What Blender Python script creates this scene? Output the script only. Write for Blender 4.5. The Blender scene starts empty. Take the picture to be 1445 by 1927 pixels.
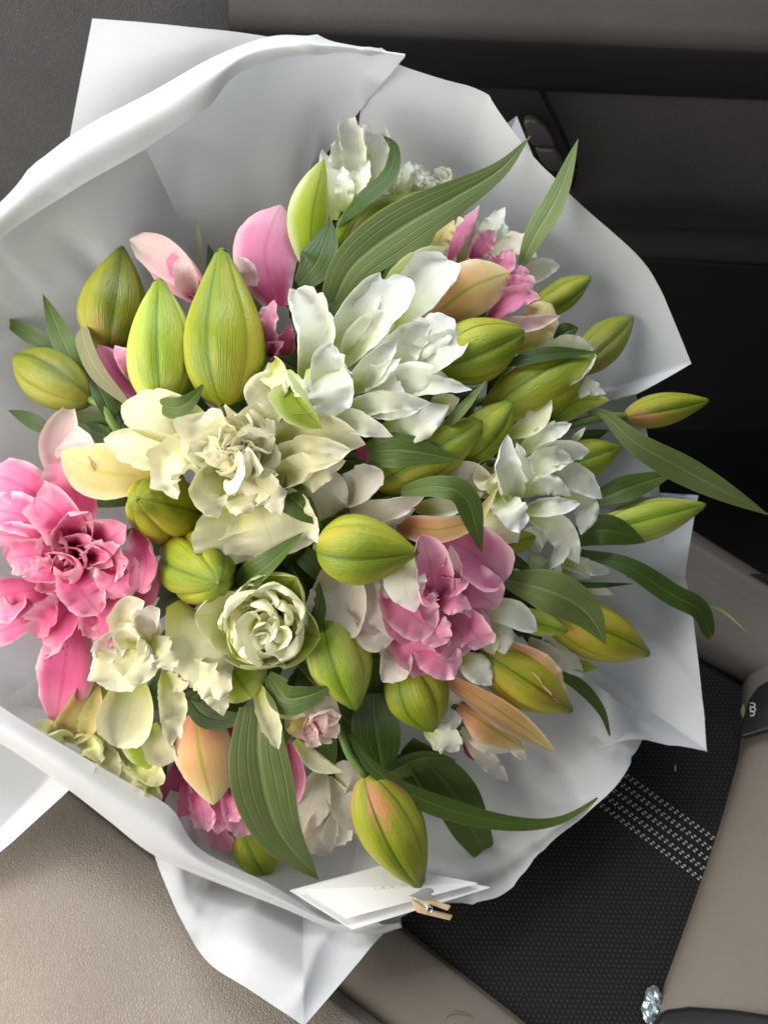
import bpy, bmesh, math, random
from mathutils import Vector, Matrix
random.seed(7)
PI = math.pi
scene = bpy.context.scene
COL = scene.collection

# ------------------------------------------------------------------ camera
# Local frame of the bouquet: x right, y up the bouquet, z out of its face.  World z is up.
PITCH = math.radians(58)
SN, CS = math.sin(PITCH), math.cos(PITCH)
DIST, SPAN = 0.62, 0.56
SC = SPAN / 1445.0
def W(p):                       # bouquet frame -> world
    return Vector((p[0], SN*p[1] - CS*p[2], CS*p[1] + SN*p[2]))
def ray(px, py):
    return Vector(((px-722.5)*SC, -(py-963.5)*SC, -DIST))
CAMW = W((0, 0, DIST))
cam_d = bpy.data.cameras.new('camera'); cam = bpy.data.objects.new('camera', cam_d); COL.objects.link(cam)
cam.location = CAMW
cam.rotation_euler = (PI/2 - PITCH, 0, 0)
cam_d.sensor_fit = 'HORIZONTAL'; cam_d.sensor_width = 24.0
cam_d.lens = 24.0 * DIST / SPAN
cam_d.clip_start = 0.01; cam_d.clip_end = 50
cam_d.dof.use_dof = True; cam_d.dof.focus_distance = DIST - 0.045; cam_d.dof.aperture_fstop = 6.3
scene.camera = cam

# ------------------------------------------------------------------ light
wd = bpy.data.worlds.new('World'); scene.world = wd; wd.use_nodes = True
wd.node_tree.nodes['Background'].inputs[0].default_value = (0.82, 0.90, 1.0, 1)
wd.node_tree.nodes['Background'].inputs[1].default_value = 0.06
def area(name, loc, target, size, size_y, power, col):
    ld = bpy.data.lights.new(name, 'AREA'); ld.shape = 'RECTANGLE'; ld.size = size; ld.size_y = size_y
    ld.energy = power; ld.color = col
    o = bpy.data.objects.new(name, ld); COL.objects.link(o)
    o.location = loc
    d = (Vector(target) - Vector(loc)).normalized()
    o.rotation_euler = d.to_track_quat('-Z', 'Y').to_euler()
    return o
area('side_window_light', (-1.0, -0.30, 0.42), (-0.1, 0.0, -0.05), 1.2, 0.9, 21.0, (1.0, 0.94, 0.85))
area('door_window_light', (-0.15, 0.72, 1.10), (0.0, 0.0, -0.05), 1.2, 0.55, 18.0, (0.90, 0.95, 1.0))
area('far_window_light', (0.35, -1.25, 0.95), (0.05, 0.0, -0.05), 1.2, 0.6, 4.0, (0.95, 0.97, 1.0))
scene.view_settings.view_transform = 'Standard'
scene.view_settings.look = 'None'
scene.view_settings.gamma = 1.0
scene.view_settings.use_curve_mapping = False
scene.view_settings.exposure = 0.2
scene.render.resolution_x = 767; scene.render.resolution_y = 1024

# ------------------------------------------------------------------ helpers
def at(px, py, z):              # photograph pixel + real height above the bouquet plane -> bouquet frame
    k = (DIST - z) / DIST
    return Vector(((px-722.5)*SC*k, -(py-963.5)*SC*k, z))
def on_level(px, py, h):        # pixel -> world point at world height h
    d = W(ray(px, py)); t = (h - CAMW.z) / d.z
    return CAMW + d*t
def on_door(px, py, Y):         # pixel -> world point on the upright plane y = Y
    d = W(ray(px, py)); t = (Y + .06 - CAMW.y) / d.y
    return CAMW + d*t
def dome(px, py):
    r2 = ((px-600)**2 + (py-950)**2) / 620.0**2
    return 0.05 - 0.075*min(r2, 1.6)
BIND = at(610, 850, -0.225)

def K(ox, oy, s): return lambda x, y: (ox + x*s, oy + y*s)
KS = {1: K(0,350,.346), 2: K(0,750,.346), 3: K(450,200,.3806), 4: K(780,350,.346), 5: K(450,700,.346),
      6: K(850,700,.4118), 7: K(50,1050,.346), 8: K(450,1150,.4844), 0: K(0,0,1.0)}
KF = {1:.346, 2:.346, 3:.3806, 4:.346, 5:.346, 6:.4118, 7:.346, 8:.4844, 0:1.0}

def mesh_obj(name, verts, faces, mat, parent=None, uvs=None, smooth=True, origin=None):
    if origin is None:
        origin = Vector(parent.location) if parent is not None else sum(verts, Vector())/len(verts)
        if parent is not None and parent.parent is not None: origin = origin + Vector(parent.parent.location)
    me = bpy.data.meshes.new(name)
    me.from_pydata([tuple(v-origin) for v in verts], [], faces)
    if uvs is not None:
        ul = me.uv_layers.new(name='UVMap')
        for li, l in enumerate(me.loops): ul.data[li].uv = uvs[l.vertex_index]
    if smooth: me.polygons.foreach_set('use_smooth', [True]*len(me.polygons))
    me.materials.append(mat); me.update()
    o = bpy.data.objects.new(name, me); COL.objects.link(o)
    if parent is None: o.location = origin
    else: o.parent = parent
    return o
def thing(name, label, cat, loc, group=None):
    o = bpy.data.objects.new(name, None); COL.objects.link(o)
    o.empty_display_size = 0.01
    o.location = loc; o['label'] = label; o['category'] = cat
    if group: o['group'] = group
    return o
def tag(o, label, cat, group=None):
    o['label'] = label; o['category'] = cat
    if group: o['group'] = group
    return o

def herm(P, t, corner=None):
    n = len(P) - 1
    i = min(int(t), n-1); u = t - i
    def tan(j):
        if corner and j in corner: return P[0]*0
        if j == 0: return P[1]-P[0]
        if j == n: return P[n]-P[n-1]
        return (P[j+1]-P[j-1])*0.5
    a, b, ta, tb = P[i], P[i+1], tan(i), tan(i+1)
    u2, u3 = u*u, u*u*u
    return a*(2*u3-3*u2+1) + ta*(u3-2*u2+u) + b*(-2*u3+3*u2) + tb*(u3-u2)
def resample(P, n):             # arc-length even points along a smooth curve through P
    if len(P) == 2: return [P[0].lerp(P[1], i/(n-1)) for i in range(n)]
    N = 60; q = [herm(P, (len(P)-1)*i/N) for i in range(N+1)]
    L = [0.0]
    for i in range(N): L.append(L[-1] + (q[i+1]-q[i]).length)
    out = []; j = 0
    for i in range(n):
        s = L[-1]*i/(n-1)
        while j < N-1 and L[j+1] < s: j += 1
        f = (s-L[j])/max(1e-9, L[j+1]-L[j]); out.append(q[j].lerp(q[j+1], min(1, max(0, f))))
    return out
class Noise:
    def __init__(s, seed, n=7):
        r = random.Random(seed)
        s.k = [(Vector((r.uniform(-1,1), r.uniform(-1,1), r.uniform(-1,1))), r.uniform(0,6.28)) for _ in range(n)]
    def __call__(s, p, f): return sum(math.sin(k.dot(p)*f + ph) for k, ph in s.k)/len(s.k)**.5

def grid_faces(nu, nv, wrap=False):
    f = []
    for j in range(nv-1):
        for i in range(nu-1 if not wrap else nu):
            a = j*nu+i; b = j*nu+(i+1) % nu
            f.append((a, b, b+nu, a+nu))
    return f

def patch(name, rows, mat, parent=None, su=8, sv=8, wr=0, wf=30, seed=1, corner_u=None, corner_v=None, thick=0, creases=0):
    """smooth patch through a grid of world points"""
    nr, nc = len(rows), len(rows[0])
    NU, NV = (nc-1)*su+1, (nr-1)*sv+1
    fine = [[herm(r, (nc-1)*i/(NU-1), corner_u) for i in range(NU)] for r in rows]
    V = []
    for j in range(NV):
        for i in range(NU):
            V.append(herm([fine[k][i] for k in range(nr)], (nr-1)*j/(NV-1), corner_v))
    if wr:
        nz = Noise(seed); n2 = Noise(seed+50)
        nrm = []
        for j in range(NV):
            for i in range(NU):
                a = V[j*NU+min(i+1,NU-1)]-V[j*NU+max(i-1,0)]; b = V[min(j+1,NV-1)*NU+i]-V[max(j-1,0)*NU+i]
                c = a.cross(b); nrm.append(c.normalized() if c.length > 1e-12 else Vector((0,0,1)))
        V2 = []
        for v, n in zip(V, nrm):
            d = nz(v, wf)*wr
            if creases: d += creases*(1-abs(n2(v, wf*1.5)))**6
            V2.append(v + n*d)
        V = V2
    uvs = [(i/(NU-1), j/(NV-1)) for j in range(NV) for i in range(NU)]
    o = mesh_obj(name, V, grid_faces(NU, NV), mat, parent, uvs)
    if thick:
        m = o.modifiers.new('thickness', 'SOLIDIFY'); m.thickness = thick; m.offset = 0
    return o

def tube(name, pts, r0, r1, mat, parent=None, n=8, seg=14):
    q = resample(pts, seg); V = []; uv = []
    for i, p in enumerate(q):
        t = (q[min(i+1,seg-1)]-q[max(i-1,0)]).normalized()
        a = t.orthogonal().normalized(); b = t.cross(a)
        if i:
            a = (pa - t*pa.dot(t)).normalized(); b = t.cross(a)
        pa = a
        r = r0 + (r1-r0)*i/(seg-1)
        for k in range(n):
            c = 2*PI*k/n; V.append(p + (a*math.cos(c)+b*math.sin(c))*r); uv.append((k/n, i/(seg-1)))
    F = grid_faces(n, seg, True)
    F.append(tuple(range(n))[::-1]); F.append(tuple((seg-1)*n+k for k in range(n)))
    return mesh_obj(name, V, F, mat, parent, uv)

def prism(name, poly, nrm, depth, mat, parent=None, bevel=0.0):
    """solid plate: polygon of world points, pushed along nrm"""
    n = len(poly); V = list(poly) + [p + nrm*depth for p in poly]
    F = [tuple(range(n)), tuple(range(2*n-1, n-1, -1))] + [(i, i+n, (i+1) % n + n, (i+1) % n) for i in range(n)]
    o = mesh_obj(name, V, F, mat, parent, None, False)
    bm = bmesh.new(); bm.from_mesh(o.data); bmesh.ops.recalc_face_normals(bm, faces=bm.faces)
    bm.to_mesh(o.data); bm.free()
    if bevel:
        m = o.modifiers.new('bevel', 'BEVEL'); m.width = bevel; m.segments = 3; m.limit_method = 'ANGLE'
        o.data.polygons.foreach_set('use_smooth', [True]*len(o.data.polygons))
    return o

# ------------------------------------------------------------------ materials
class NT:
    def __init__(s, name):
        s.m = bpy.data.materials.new(name); s.m.use_nodes = True; s.t = s.m.node_tree; s.t.nodes.clear()
    def n(s, kind, **kw):
        o = s.t.nodes.new(kind)
        for k, v in kw.items():
            if k.startswith('i_'):
                key = k[2:]; key = int(key) if key.isdigit() else key.replace('_', ' ')
                s.set(o.inputs[key], v)
            else: setattr(o, k, v)
        return o
    def set(s, inp, v):
        if isinstance(v, bpy.types.NodeSocket): s.t.links.new(v, inp)
        elif isinstance(v, tuple) and len(v) == 3 and inp.type == 'RGBA': inp.default_value = (*v, 1)
        else: inp.default_value = v
    def math(s, op, a, b=0.0, c=0.0, clamp=False):
        o = s.n('ShaderNodeMath', operation=op, use_clamp=clamp); s.set(o.inputs[0], a); s.set(o.inputs[1], b); s.set(o.inputs[2], c); return o.outputs[0]
    def mix(s, f, a, b, blend='MIX'):
        o = s.n('ShaderNodeMix', data_type='RGBA', blend_type=blend); s.set(o.inputs[0], f); s.set(o.inputs[6], a); s.set(o.inputs[7], b); return o.outputs[2]
    def smooth(s, x, a, b):
        o = s.n('ShaderNodeMapRange', interpolation_type='SMOOTHSTEP'); s.set(o.inputs[0], x); o.inputs[1].default_value = a; o.inputs[2].default_value = b; return o.outputs[0]
    def noise(s, vec, scale, detail=3, rough=.55):
        o = s.n('ShaderNodeTexNoise'); s.set(o.inputs['Vector'], vec); o.inputs['Scale'].default_value = scale
        o.inputs['Detail'].default_value = detail; o.inputs['Roughness'].default_value = rough; return o.outputs['Fac']
    def scale(s, vec, x, y, z=1):
        o = s.n('ShaderNodeVectorMath', operation='MULTIPLY'); s.set(o.inputs[0], vec); o.inputs[1].default_value = (x, y, z); return o.outputs[0]
    def uv(s):
        u = s.n('ShaderNodeUVMap', uv_map='UVMap').outputs[0]; sp = s.n('ShaderNodeSeparateXYZ'); s.set(sp.inputs[0], u)
        return u, sp.outputs[0], sp.outputs[1]
    def rnd(s): return s.n('ShaderNodeObjectInfo').outputs['Random']
    def pos(s): return s.n('ShaderNodeNewGeometry').outputs['Position']
    def bump(s, h, strength, dist): 
        o = s.n('ShaderNodeBump'); o.inputs['Strength'].default_value = strength; o.inputs['Distance'].default_value = dist; s.set(o.inputs['Height'], h); return o.outputs[0]
    def out(s, shader): o = s.n('ShaderNodeOutputMaterial'); s.set(o.inputs[0], shader); return s.m
def leafy(nt, col, normal, rough, trans, tcol=None, spec=.35, sss=0.0):
    p = nt.n('ShaderNodeBsdfPrincipled', i_Base_Color=col, i_Roughness=rough)
    p.inputs['Specular IOR Level'].default_value = spec
    if normal is not None: nt.set(p.inputs['Normal'], normal)
    t = nt.n('ShaderNodeBsdfTranslucent', i_Color=tcol if tcol is not None else col)
    if normal is not None: nt.set(t.inputs['Normal'], normal)
    mx = nt.n('ShaderNodeMixShader', i_0=trans); nt.set(mx.inputs[1], p.outputs[0]); nt.set(mx.inputs[2], t.outputs[0])
    return nt.out(mx.outputs[0])

PM = {}
def petal_mat(key, base, mid, tip, rib, edge, rib_w=.05, rib_s=.5, edge_s=.5, spots=0, trans=.3, base_end=.35):
    nt = NT('petal_' + key); uv, u, v = nt.uv(); r = nt.rnd()
    off = nt.n('ShaderNodeVectorMath', operation='ADD'); nt.set(off.inputs[0], uv); cmb = nt.n('ShaderNodeCombineXYZ'); nt.set(cmb.inputs[2], nt.math('MULTIPLY', r, 37.0)); nt.set(cmb.inputs[0], nt.math('MULTIPLY', r, 5.0)); nt.set(off.inputs[1], cmb.outputs[0])
    uvr = off.outputs[0]
    big = nt.noise(nt.scale(uvr, 3, 3), 1.0, 3)
    vein = nt.noise(nt.scale(uvr, 70, 3.0), 1.0, 2)
    vv = nt.math('ADD', v, nt.math('MULTIPLY', nt.math('SUBTRACT', big, .5), .35))
    c = nt.mix(nt.smooth(vv, 0.0, base_end), base, mid)
    c = nt.mix(nt.smooth(vv, .5, 1.0), c, tip)
    s = nt.math('ABSOLUTE', nt.math('MULTIPLY', nt.math('SUBTRACT', u, .5), 2.0))
    e = nt.smooth(nt.math('ADD', s, nt.math('MULTIPLY', nt.math('SUBTRACT', big, .5), .5)), .55, 1.05)
    c = nt.mix(nt.math('MULTIPLY', e, edge_s), c, edge)
    rb = nt.math('SUBTRACT', 1.0, nt.smooth(s, rib_w*.4, rib_w*2.2))
    rbf = nt.math('MULTIPLY', rb, nt.math('MULTIPLY', nt.math('SUBTRACT', 1.15, nt.math('MULTIPLY', v, .5)), rib_s), clamp=True)
    c = nt.mix(rbf, c, rib)
    c = nt.mix(nt.math('MULTIPLY', nt.smooth(vein, .5, .72), .10), c, rib)
    if spots:
        vo = nt.n('ShaderNodeTexVoronoi'); nt.set(vo.inputs['Vector'], nt.scale(uvr, 9, 18)); vo.inputs['Scale'].default_value = 1.0
        ms = nt.math('MULTIPLY', nt.math('SUBTRACT', 1.0, nt.smooth(vo.outputs['Distance'], .12, .2)), nt.math('MULTIPLY', nt.math('SUBTRACT', 1.0, nt.smooth(vv, .35, .6)), nt.smooth(big, .46, .55)))
        c = nt.mix(nt.math('MULTIPLY', ms, spots), c, (.22, .01, .05))
    # small bruises and browned specks
    br = nt.smooth(nt.noise(nt.scale(uvr, 7, 10), 1.0, 4, .7), .70, .80)
    c = nt.mix(nt.math('MULTIPLY', br, .22), c, (.42, .30, .12))
    hs = nt.n('ShaderNodeHueSaturation'); nt.set(hs.inputs['Color'], c); nt.set(hs.inputs['Value'], nt.math('ADD', .93, nt.math('MULTIPLY', r, .12))); c = hs.outputs[0]
    h = nt.math('ADD', nt.math('MULTIPLY', vein, .6), nt.math('ADD', nt.math('MULTIPLY', rb, -.25), nt.math('MULTIPLY', nt.noise(nt.scale(uvr, 9, 9), 1.0, 3), .8)))
    nb = nt.bump(h, .28, .0012)
    m = leafy(nt, c, nb, .52, trans, None, .3); PM[key] = m; return m

petal_mat('white', (.52,.64,.12), (.84,.86,.68), (.92,.92,.88), (.58,.68,.20), (.93,.93,.90), .03, .16, .45, 0, .22, .5)
petal_mat('cream', (.56,.62,.10), (.83,.80,.50), (.89,.85,.66), (.58,.62,.16), (.92,.87,.72), .03, .15, .5, 0, .22, .5)
petal_mat('ivory', (.44,.54,.06), (.74,.76,.30), (.86,.84,.54), (.46,.54,.08), (.93,.91,.76), .03, .25, .65, 0, .22, .45)
petal_mat('pink', (.42,.02,.10), (.74,.13,.30), (.84,.32,.46), (.62,.04,.17), (.92,.66,.71), .05, .5, .75, .9, .22, .5)
petal_mat('rose', (.48,.04,.13), (.78,.24,.41), (.86,.44,.56), (.64,.10,.24), (.93,.70,.75), .05, .4, .7, 0, .26, .45)
petal_mat('pale', (.80,.36,.42), (.86,.60,.60), (.88,.74,.68), (.84,.52,.54), (.90,.80,.76), .07, .4, .4, 0, .3)
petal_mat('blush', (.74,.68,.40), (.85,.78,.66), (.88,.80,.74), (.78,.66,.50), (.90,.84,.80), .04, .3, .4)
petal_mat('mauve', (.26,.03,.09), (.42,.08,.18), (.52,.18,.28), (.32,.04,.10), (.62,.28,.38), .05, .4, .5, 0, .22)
petal_mat('peach', (.78,.30,.17), (.84,.52,.22), (.84,.70,.34), (.46,.44,.05), (.90,.80,.66), .045, .95, .55, 0, .25, .5)
petal_mat('green', (.20,.30,.012), (.36,.46,.03), (.52,.58,.12), (.16,.26,.01), (.82,.84,.56), .05, .7, .6, 0, .25)
petal_mat('straw', (.52,.44,.10), (.70,.57,.22), (.78,.66,.34), (.52,.50,.07), (.88,.82,.60), .05, .6, .5, 0, .25)

BM = {}
def bud_mat(key, c1, c2, rib, blush, bl, tipc):
    nt = NT('bud_' + key); uv, u, v = nt.uv(); r = nt.rnd(); P = nt.n('ShaderNodeTexCoord').outputs['Object']
    off = nt.n('ShaderNodeVectorMath', operation='ADD'); nt.set(off.inputs[0], uv); cmb = nt.n('ShaderNodeCombineXYZ'); nt.set(cmb.inputs[2], nt.math('MULTIPLY', r, 37.0)); nt.set(off.inputs[1], cmb.outputs[0]); uvr = off.outputs[0]
    s = nt.math('ABSOLUTE', nt.math('MULTIPLY', nt.math('SUBTRACT', u, .5), 2.0))
    big = nt.noise(nt.scale(uvr, 4, 2.5), 1.0, 4)
    warp = nt.math('MULTIPLY', nt.math('SUBTRACT', nt.noise(nt.scale(uvr, 6, 5), 1.0, 3), .5), .12)
    cu = nt.n('ShaderNodeCombineXYZ'); nt.set(cu.inputs[0], nt.math('MULTIPLY', nt.math('ADD', s, warp), 46.0)); nt.set(cu.inputs[1], nt.math('MULTIPLY', v, 2.2)); nt.set(cu.inputs[2], nt.math('MULTIPLY', r, 21.0))
    vein = nt.noise(cu.outputs[0], 1.0, 3)
    c = nt.mix(nt.smooth(nt.math('ADD', nt.math('MULTIPLY', s, .7), nt.math('MULTIPLY', big, .7)), .35, .95), c1, c2)
    c = nt.mix(nt.math('MULTIPLY', nt.smooth(vein, .48, .70), .32), c, rib)
    bl_f = nt.math('MULTIPLY', nt.smooth(nt.math('ADD', big, nt.math('MULTIPLY', nt.math('SUBTRACT', .35, v), .25)), .52, .70), bl)
    c = nt.mix(bl_f, c, blush)
    rb = nt.math('SUBTRACT', 1.0, nt.smooth(s, .02, .075))
    c = nt.mix(nt.math('MULTIPLY', rb, .9), c, tuple(x*.7 for x in rib))
    c = nt.mix(nt.math('MULTIPLY', nt.smooth(s, .9, 1.02), .45), c, rib)
    c = nt.mix(nt.math('MULTIPLY', nt.smooth(v, .80, .97), .7), c, tipc)
    sp = nt.smooth(nt.noise(nt.scale(uvr, 26, 40), 1.0, 2), .74, .80)
    c = nt.mix(nt.math('MULTIPLY', sp, .35), c, (.14,.10,.02))
    h = nt.math('ADD', nt.math('MULTIPLY', vein, 1.0), nt.math('MULTIPLY', nt.noise(nt.scale(uvr, 26, 22), 1.0, 3), .8))
    nb = nt.bump(h, .55, .0013)
    p = nt.n('ShaderNodeBsdfPrincipled', i_Base_Color=c, i_Roughness=.38, i_Normal=nb); p.inputs['Specular IOR Level'].default_value = .45
    p.inputs['Subsurface Weight'].default_value = .12; p.inputs['Subsurface Radius'].default_value = (.004,.004,.001); p.inputs['Subsurface Scale'].default_value = .6
    BM[key] = nt.out(p.outputs[0])
bud_mat('lime', (.19,.26,.006), (.41,.42,.030), (.13,.23,.008), (.50,.30,.05), .3, (.17,.26,.012))
bud_mat('fresh', (.25,.36,.015), (.50,.56,.10), (.17,.29,.012), (.62,.58,.14), .3, (.20,.31,.02))
bud_mat('olive', (.145,.175,.006), (.29,.29,.018), (.11,.16,.008), (.38,.19,.05), .5, (.13,.18,.012))
bud_mat('gold', (.30,.31,.010), (.52,.44,.045), (.20,.24,.010), (.58,.27,.07), .6, (.22,.27,.015))
bud_mat('rosy', (.23,.28,.008), (.42,.41,.035), (.12,.18,.008), (.58,.22,.11), .9, (.20,.28,.012))
bud_mat('peachy', (.74,.54,.22), (.82,.66,.36), (.40,.42,.05), (.78,.38,.26), .6, (.40,.44,.06))

LM = {}
def leaf_mat(key, c1, c2, rough=.4, trans=.18):
    nt = NT('leaf_' + key); uv, u, v = nt.uv(); r = nt.rnd()
    off = nt.n('ShaderNodeVectorMath', operation='ADD'); nt.set(off.inputs[0], uv); cmb = nt.n('ShaderNodeCombineXYZ'); nt.set(cmb.inputs[2], nt.math('MULTIPLY', r, 37.0)); nt.set(off.inputs[1], cmb.outputs[0]); uvr = off.outputs[0]
    s = nt.math('ABSOLUTE', nt.math('MULTIPLY', nt.math('SUBTRACT', u, .5), 2.0))
    fine = nt.noise(nt.scale(uvr, 55, 1.2), 1.0, 2); big = nt.noise(nt.scale(uvr, 4, 5), 1.0, 4)
    wv = nt.math('SINE', nt.math('MULTIPLY', s, 20.0)); line = nt.smooth(wv, .75, 1.0)
    c = nt.mix(big, c1, c2)
    c = nt.mix(nt.math('MULTIPLY', nt.smooth(fine, .45, .7), .28), c, c2)
    rb = nt.math('SUBTRACT', 1.0, nt.smooth(s, .02, .09))
    lt = tuple(min(1, x*1.7+.03) for x in c2)
    c = nt.mix(nt.math('MULTIPLY', line, .10), c, lt); c = nt.mix(nt.math('MULTIPLY', rb, .45), c, lt)
    c = nt.mix(nt.math('MULTIPLY', nt.smooth(s, .93, 1.0), .5), c, lt)
    tipf = nt.smooth(nt.math('ADD', v, nt.math('MULTIPLY', nt.math('SUBTRACT', big, .5), .08)), .955, .99)
    c = nt.mix(nt.math('MULTIPLY', tipf, .7), c, (.34,.26,.08))
    sp = nt.smooth(nt.noise(nt.scale(uvr, 9, 26), 1.0, 3), .72, .79); c = nt.mix(nt.math('MULTIPLY', sp, .35), c, lt)
    h = nt.math('ADD', nt.math('MULTIPLY', fine, .5), nt.math('ADD', nt.math('MULTIPLY', line, -.5), nt.math('MULTIPLY', rb, -1.2)))
    nb = nt.bump(h, .5, .0012)
    LM[key] = leafy(nt, c, nb, rough, trans, tuple(min(1, x*1.5) for x in c2), .5)
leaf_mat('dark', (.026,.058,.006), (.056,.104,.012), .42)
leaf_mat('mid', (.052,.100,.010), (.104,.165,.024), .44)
leaf_mat('silver', (.100,.150,.034), (.185,.240,.076), .55)
leaf_mat('light', (.16,.25,.05), (.27,.36,.11), .45)
leaf_mat('dry', (.16,.17,.07), (.27,.25,.13), .6)

def paper_mat():
    nt = NT('frosted_paper'); P = nt.pos()
    nb = nt.bump(nt.math('ADD', nt.noise(P, 9.0, 3), nt.math('MULTIPLY', nt.noise(P, 900.0, 2), .015)), .22, .012)
    p = nt.n('ShaderNodeBsdfPrincipled', i_Base_Color=(.73,.748,.77), i_Roughness=.46, i_Normal=nb); p.inputs['Specular IOR Level'].default_value = .35
    t = nt.n('ShaderNodeBsdfTranslucent', i_Color=(.80,.815,.83))
    mx = nt.n('ShaderNodeMixShader', i_0=.26); nt.set(mx.inputs[1], p.outputs[0]); nt.set(mx.inputs[2], t.outputs[0])
    return nt.out(mx.outputs[0])
PAPER = paper_mat()

def leather(name, c1, c2, scale, bump, rough=.5, spec=.35):
    nt = NT(name); P = nt.n('ShaderNodeTexCoord').outputs['Object']
    wn = nt.n('ShaderNodeTexNoise'); nt.set(wn.inputs['Vector'], P); wn.inputs['Scale'].default_value = scale*.5; wn.inputs['Detail'].default_value = 2
    ad = nt.n('ShaderNodeVectorMath', operation='MULTIPLY_ADD'); nt.set(ad.inputs[0], wn.outputs['Color']); ad.inputs[1].default_value = (.7/scale,)*3; nt.set(ad.inputs[2], P)
    vo = nt.n('ShaderNodeTexVoronoi', feature='DISTANCE_TO_EDGE'); nt.set(vo.inputs['Vector'], ad.outputs[0]); vo.inputs['Scale'].default_value = scale
    cell = nt.smooth(vo.outputs['Distance'], .0, .20)
    big = nt.noise(P, 9, 4)
    c = nt.mix(nt.smooth(big, .3, .7), c1, c2)
    c = nt.mix(nt.math('MULTIPLY', nt.math('SUBTRACT', 1.0, cell), .22), c, tuple(x*.7 for x in c1))
    h = nt.math('ADD', cell, nt.math('MULTIPLY', nt.noise(P, scale*2.5, 2), .25))
    p = nt.n('ShaderNodeBsdfPrincipled', i_Base_Color=c, i_Roughness=nt.math('ADD', rough, nt.math('MULTIPLY', big, .12)), i_Normal=nt.bump(h, bump, .0011)); p.inputs['Specular IOR Level'].default_value = spec
    return nt.out(p.outputs[0])
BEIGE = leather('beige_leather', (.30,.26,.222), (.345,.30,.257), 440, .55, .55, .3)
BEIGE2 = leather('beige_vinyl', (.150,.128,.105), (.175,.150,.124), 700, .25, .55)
GREYL = leather('grey_leather', (.080,.079,.081), (.098,.096,.097), 560, .5, .5)
DOORL = leather('door_vinyl', (.092,.084,.080), (.112,.102,.097), 560, .5, .5)
ARML = leather('armrest_vinyl', (.105,.095,.088), (.125,.113,.105), 700, .3, .5)
def plain(name, col, rough=.5, metal=0.0, spec=.4, noise=.1, nscale=300, bump=.1):
    nt = NT(name); P = nt.n('ShaderNodeTexCoord').outputs['Object']; nz = nt.noise(P, nscale, 3)
    c = nt.mix(nz, tuple(x*(1-noise) for x in col), tuple(min(1, x*(1+noise)) for x in col))
    p = nt.n('ShaderNodeBsdfPrincipled', i_Base_Color=c, i_Roughness=rough, i_Metallic=metal, i_Normal=nt.bump(nz, bump, .0005)); p.inputs['Specular IOR Level'].default_value = spec
    return nt.out(p.outputs[0])
BLACKP = plain('black_plastic', (.014,.014,.016), .35)
DARKP = plain('dark_trim_plastic', (.030,.028,.028), .45)
HANDLE = plain('handle_plastic', (.15,.14,.135), .32, .3)
CARPET = plain('floor_carpet', (.012,.012,.013), .95, 0, .1, .4, 500, .8)
WOOD = plain('peg_wood', (.66,.47,.28), .55, 0, .3, .18, 260, .3)
STEEL = plain('spring_steel', (.55,.53,.52), .25, 1.0)
SILVERC = plain('silver_card', (.24,.24,.22), .45, .0, .4, .05)
FOIL = plain('foil', (.50,.58,.62), .28, .8, .5, .35, 700, .9)
CARDM = plain('white_card', (.78,.79,.80), .6, 0, .3, .02)
CARDG = plain('grey_print', (.62,.62,.63), .6, 0, .3, .02)
VELLUM = plain('envelope_paper', (.74,.74,.745), .55, 0, .3, .02)
WHITEP = plain('white_print', (.7,.7,.7), .5)
STITCHM = plain('stitch_thread', (.34,.33,.32), .8, 0, .2, .2, 2000)
THREAD = plain('seam_thread', (.17,.145,.12), .8, 0, .2, .2, 2000)
STEMG = plain('stem_green', (.13,.22,.045), .45, 0, .4, .25, 120, .2)
def fabric():
    nt = NT('black_mesh_fabric'); P = nt.pos()
    m = nt.n('ShaderNodeMapping', vector_type='POINT'); nt.set(m.inputs[0], P); m.inputs['Rotation'].default_value = (0, 0, math.radians(31)); 
    sp = nt.n('ShaderNodeSeparateXYZ'); nt.set(sp.inputs[0], m.outputs[0])
    x = nt.math('MULTIPLY', sp.outputs[0], 2*PI/.0074); y = nt.math('MULTIPLY', sp.outputs[1], 2*PI/.0042)
    sx = nt.math('SINE', x); sy = nt.math('SINE', nt.math('ADD', y, nt.math('MULTIPLY', nt.math('SIGN', sx), PI/2)))
    w = nt.math('MULTIPLY', nt.math('ABSOLUTE', sx), nt.math('MAXIMUM', sy, 0.0))
    fz = nt.noise(P, 2500, 2)
    c = nt.mix(nt.math('MULTIPLY', nt.smooth(w, .55, .95), .85), (.0085,.0085,.0095), (.060,.059,.060))
    h = nt.math('ADD', w, nt.math('MULTIPLY', fz, .3))
    p = nt.n('ShaderNodeBsdfPrincipled', i_Base_Color=c, i_Roughness=.8, i_Normal=nt.bump(h, .8, .0011)); p.inputs['Specular IOR Level'].default_value = .25
    return nt.out(p.outputs[0])
FABRIC = fabric()

# ------------------------------------------------------------------ car interior
SEAT = -0.250
fl = mesh_obj('floor', [Vector((-1,-.9,-.52)), Vector((1,-.9,-.52)), Vector((1,.6,-.52)), Vector((-1,.6,-.52))], [(0,1,2,3)], CARPET, None, None, False)
fl['kind'] = 'structure'

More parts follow.
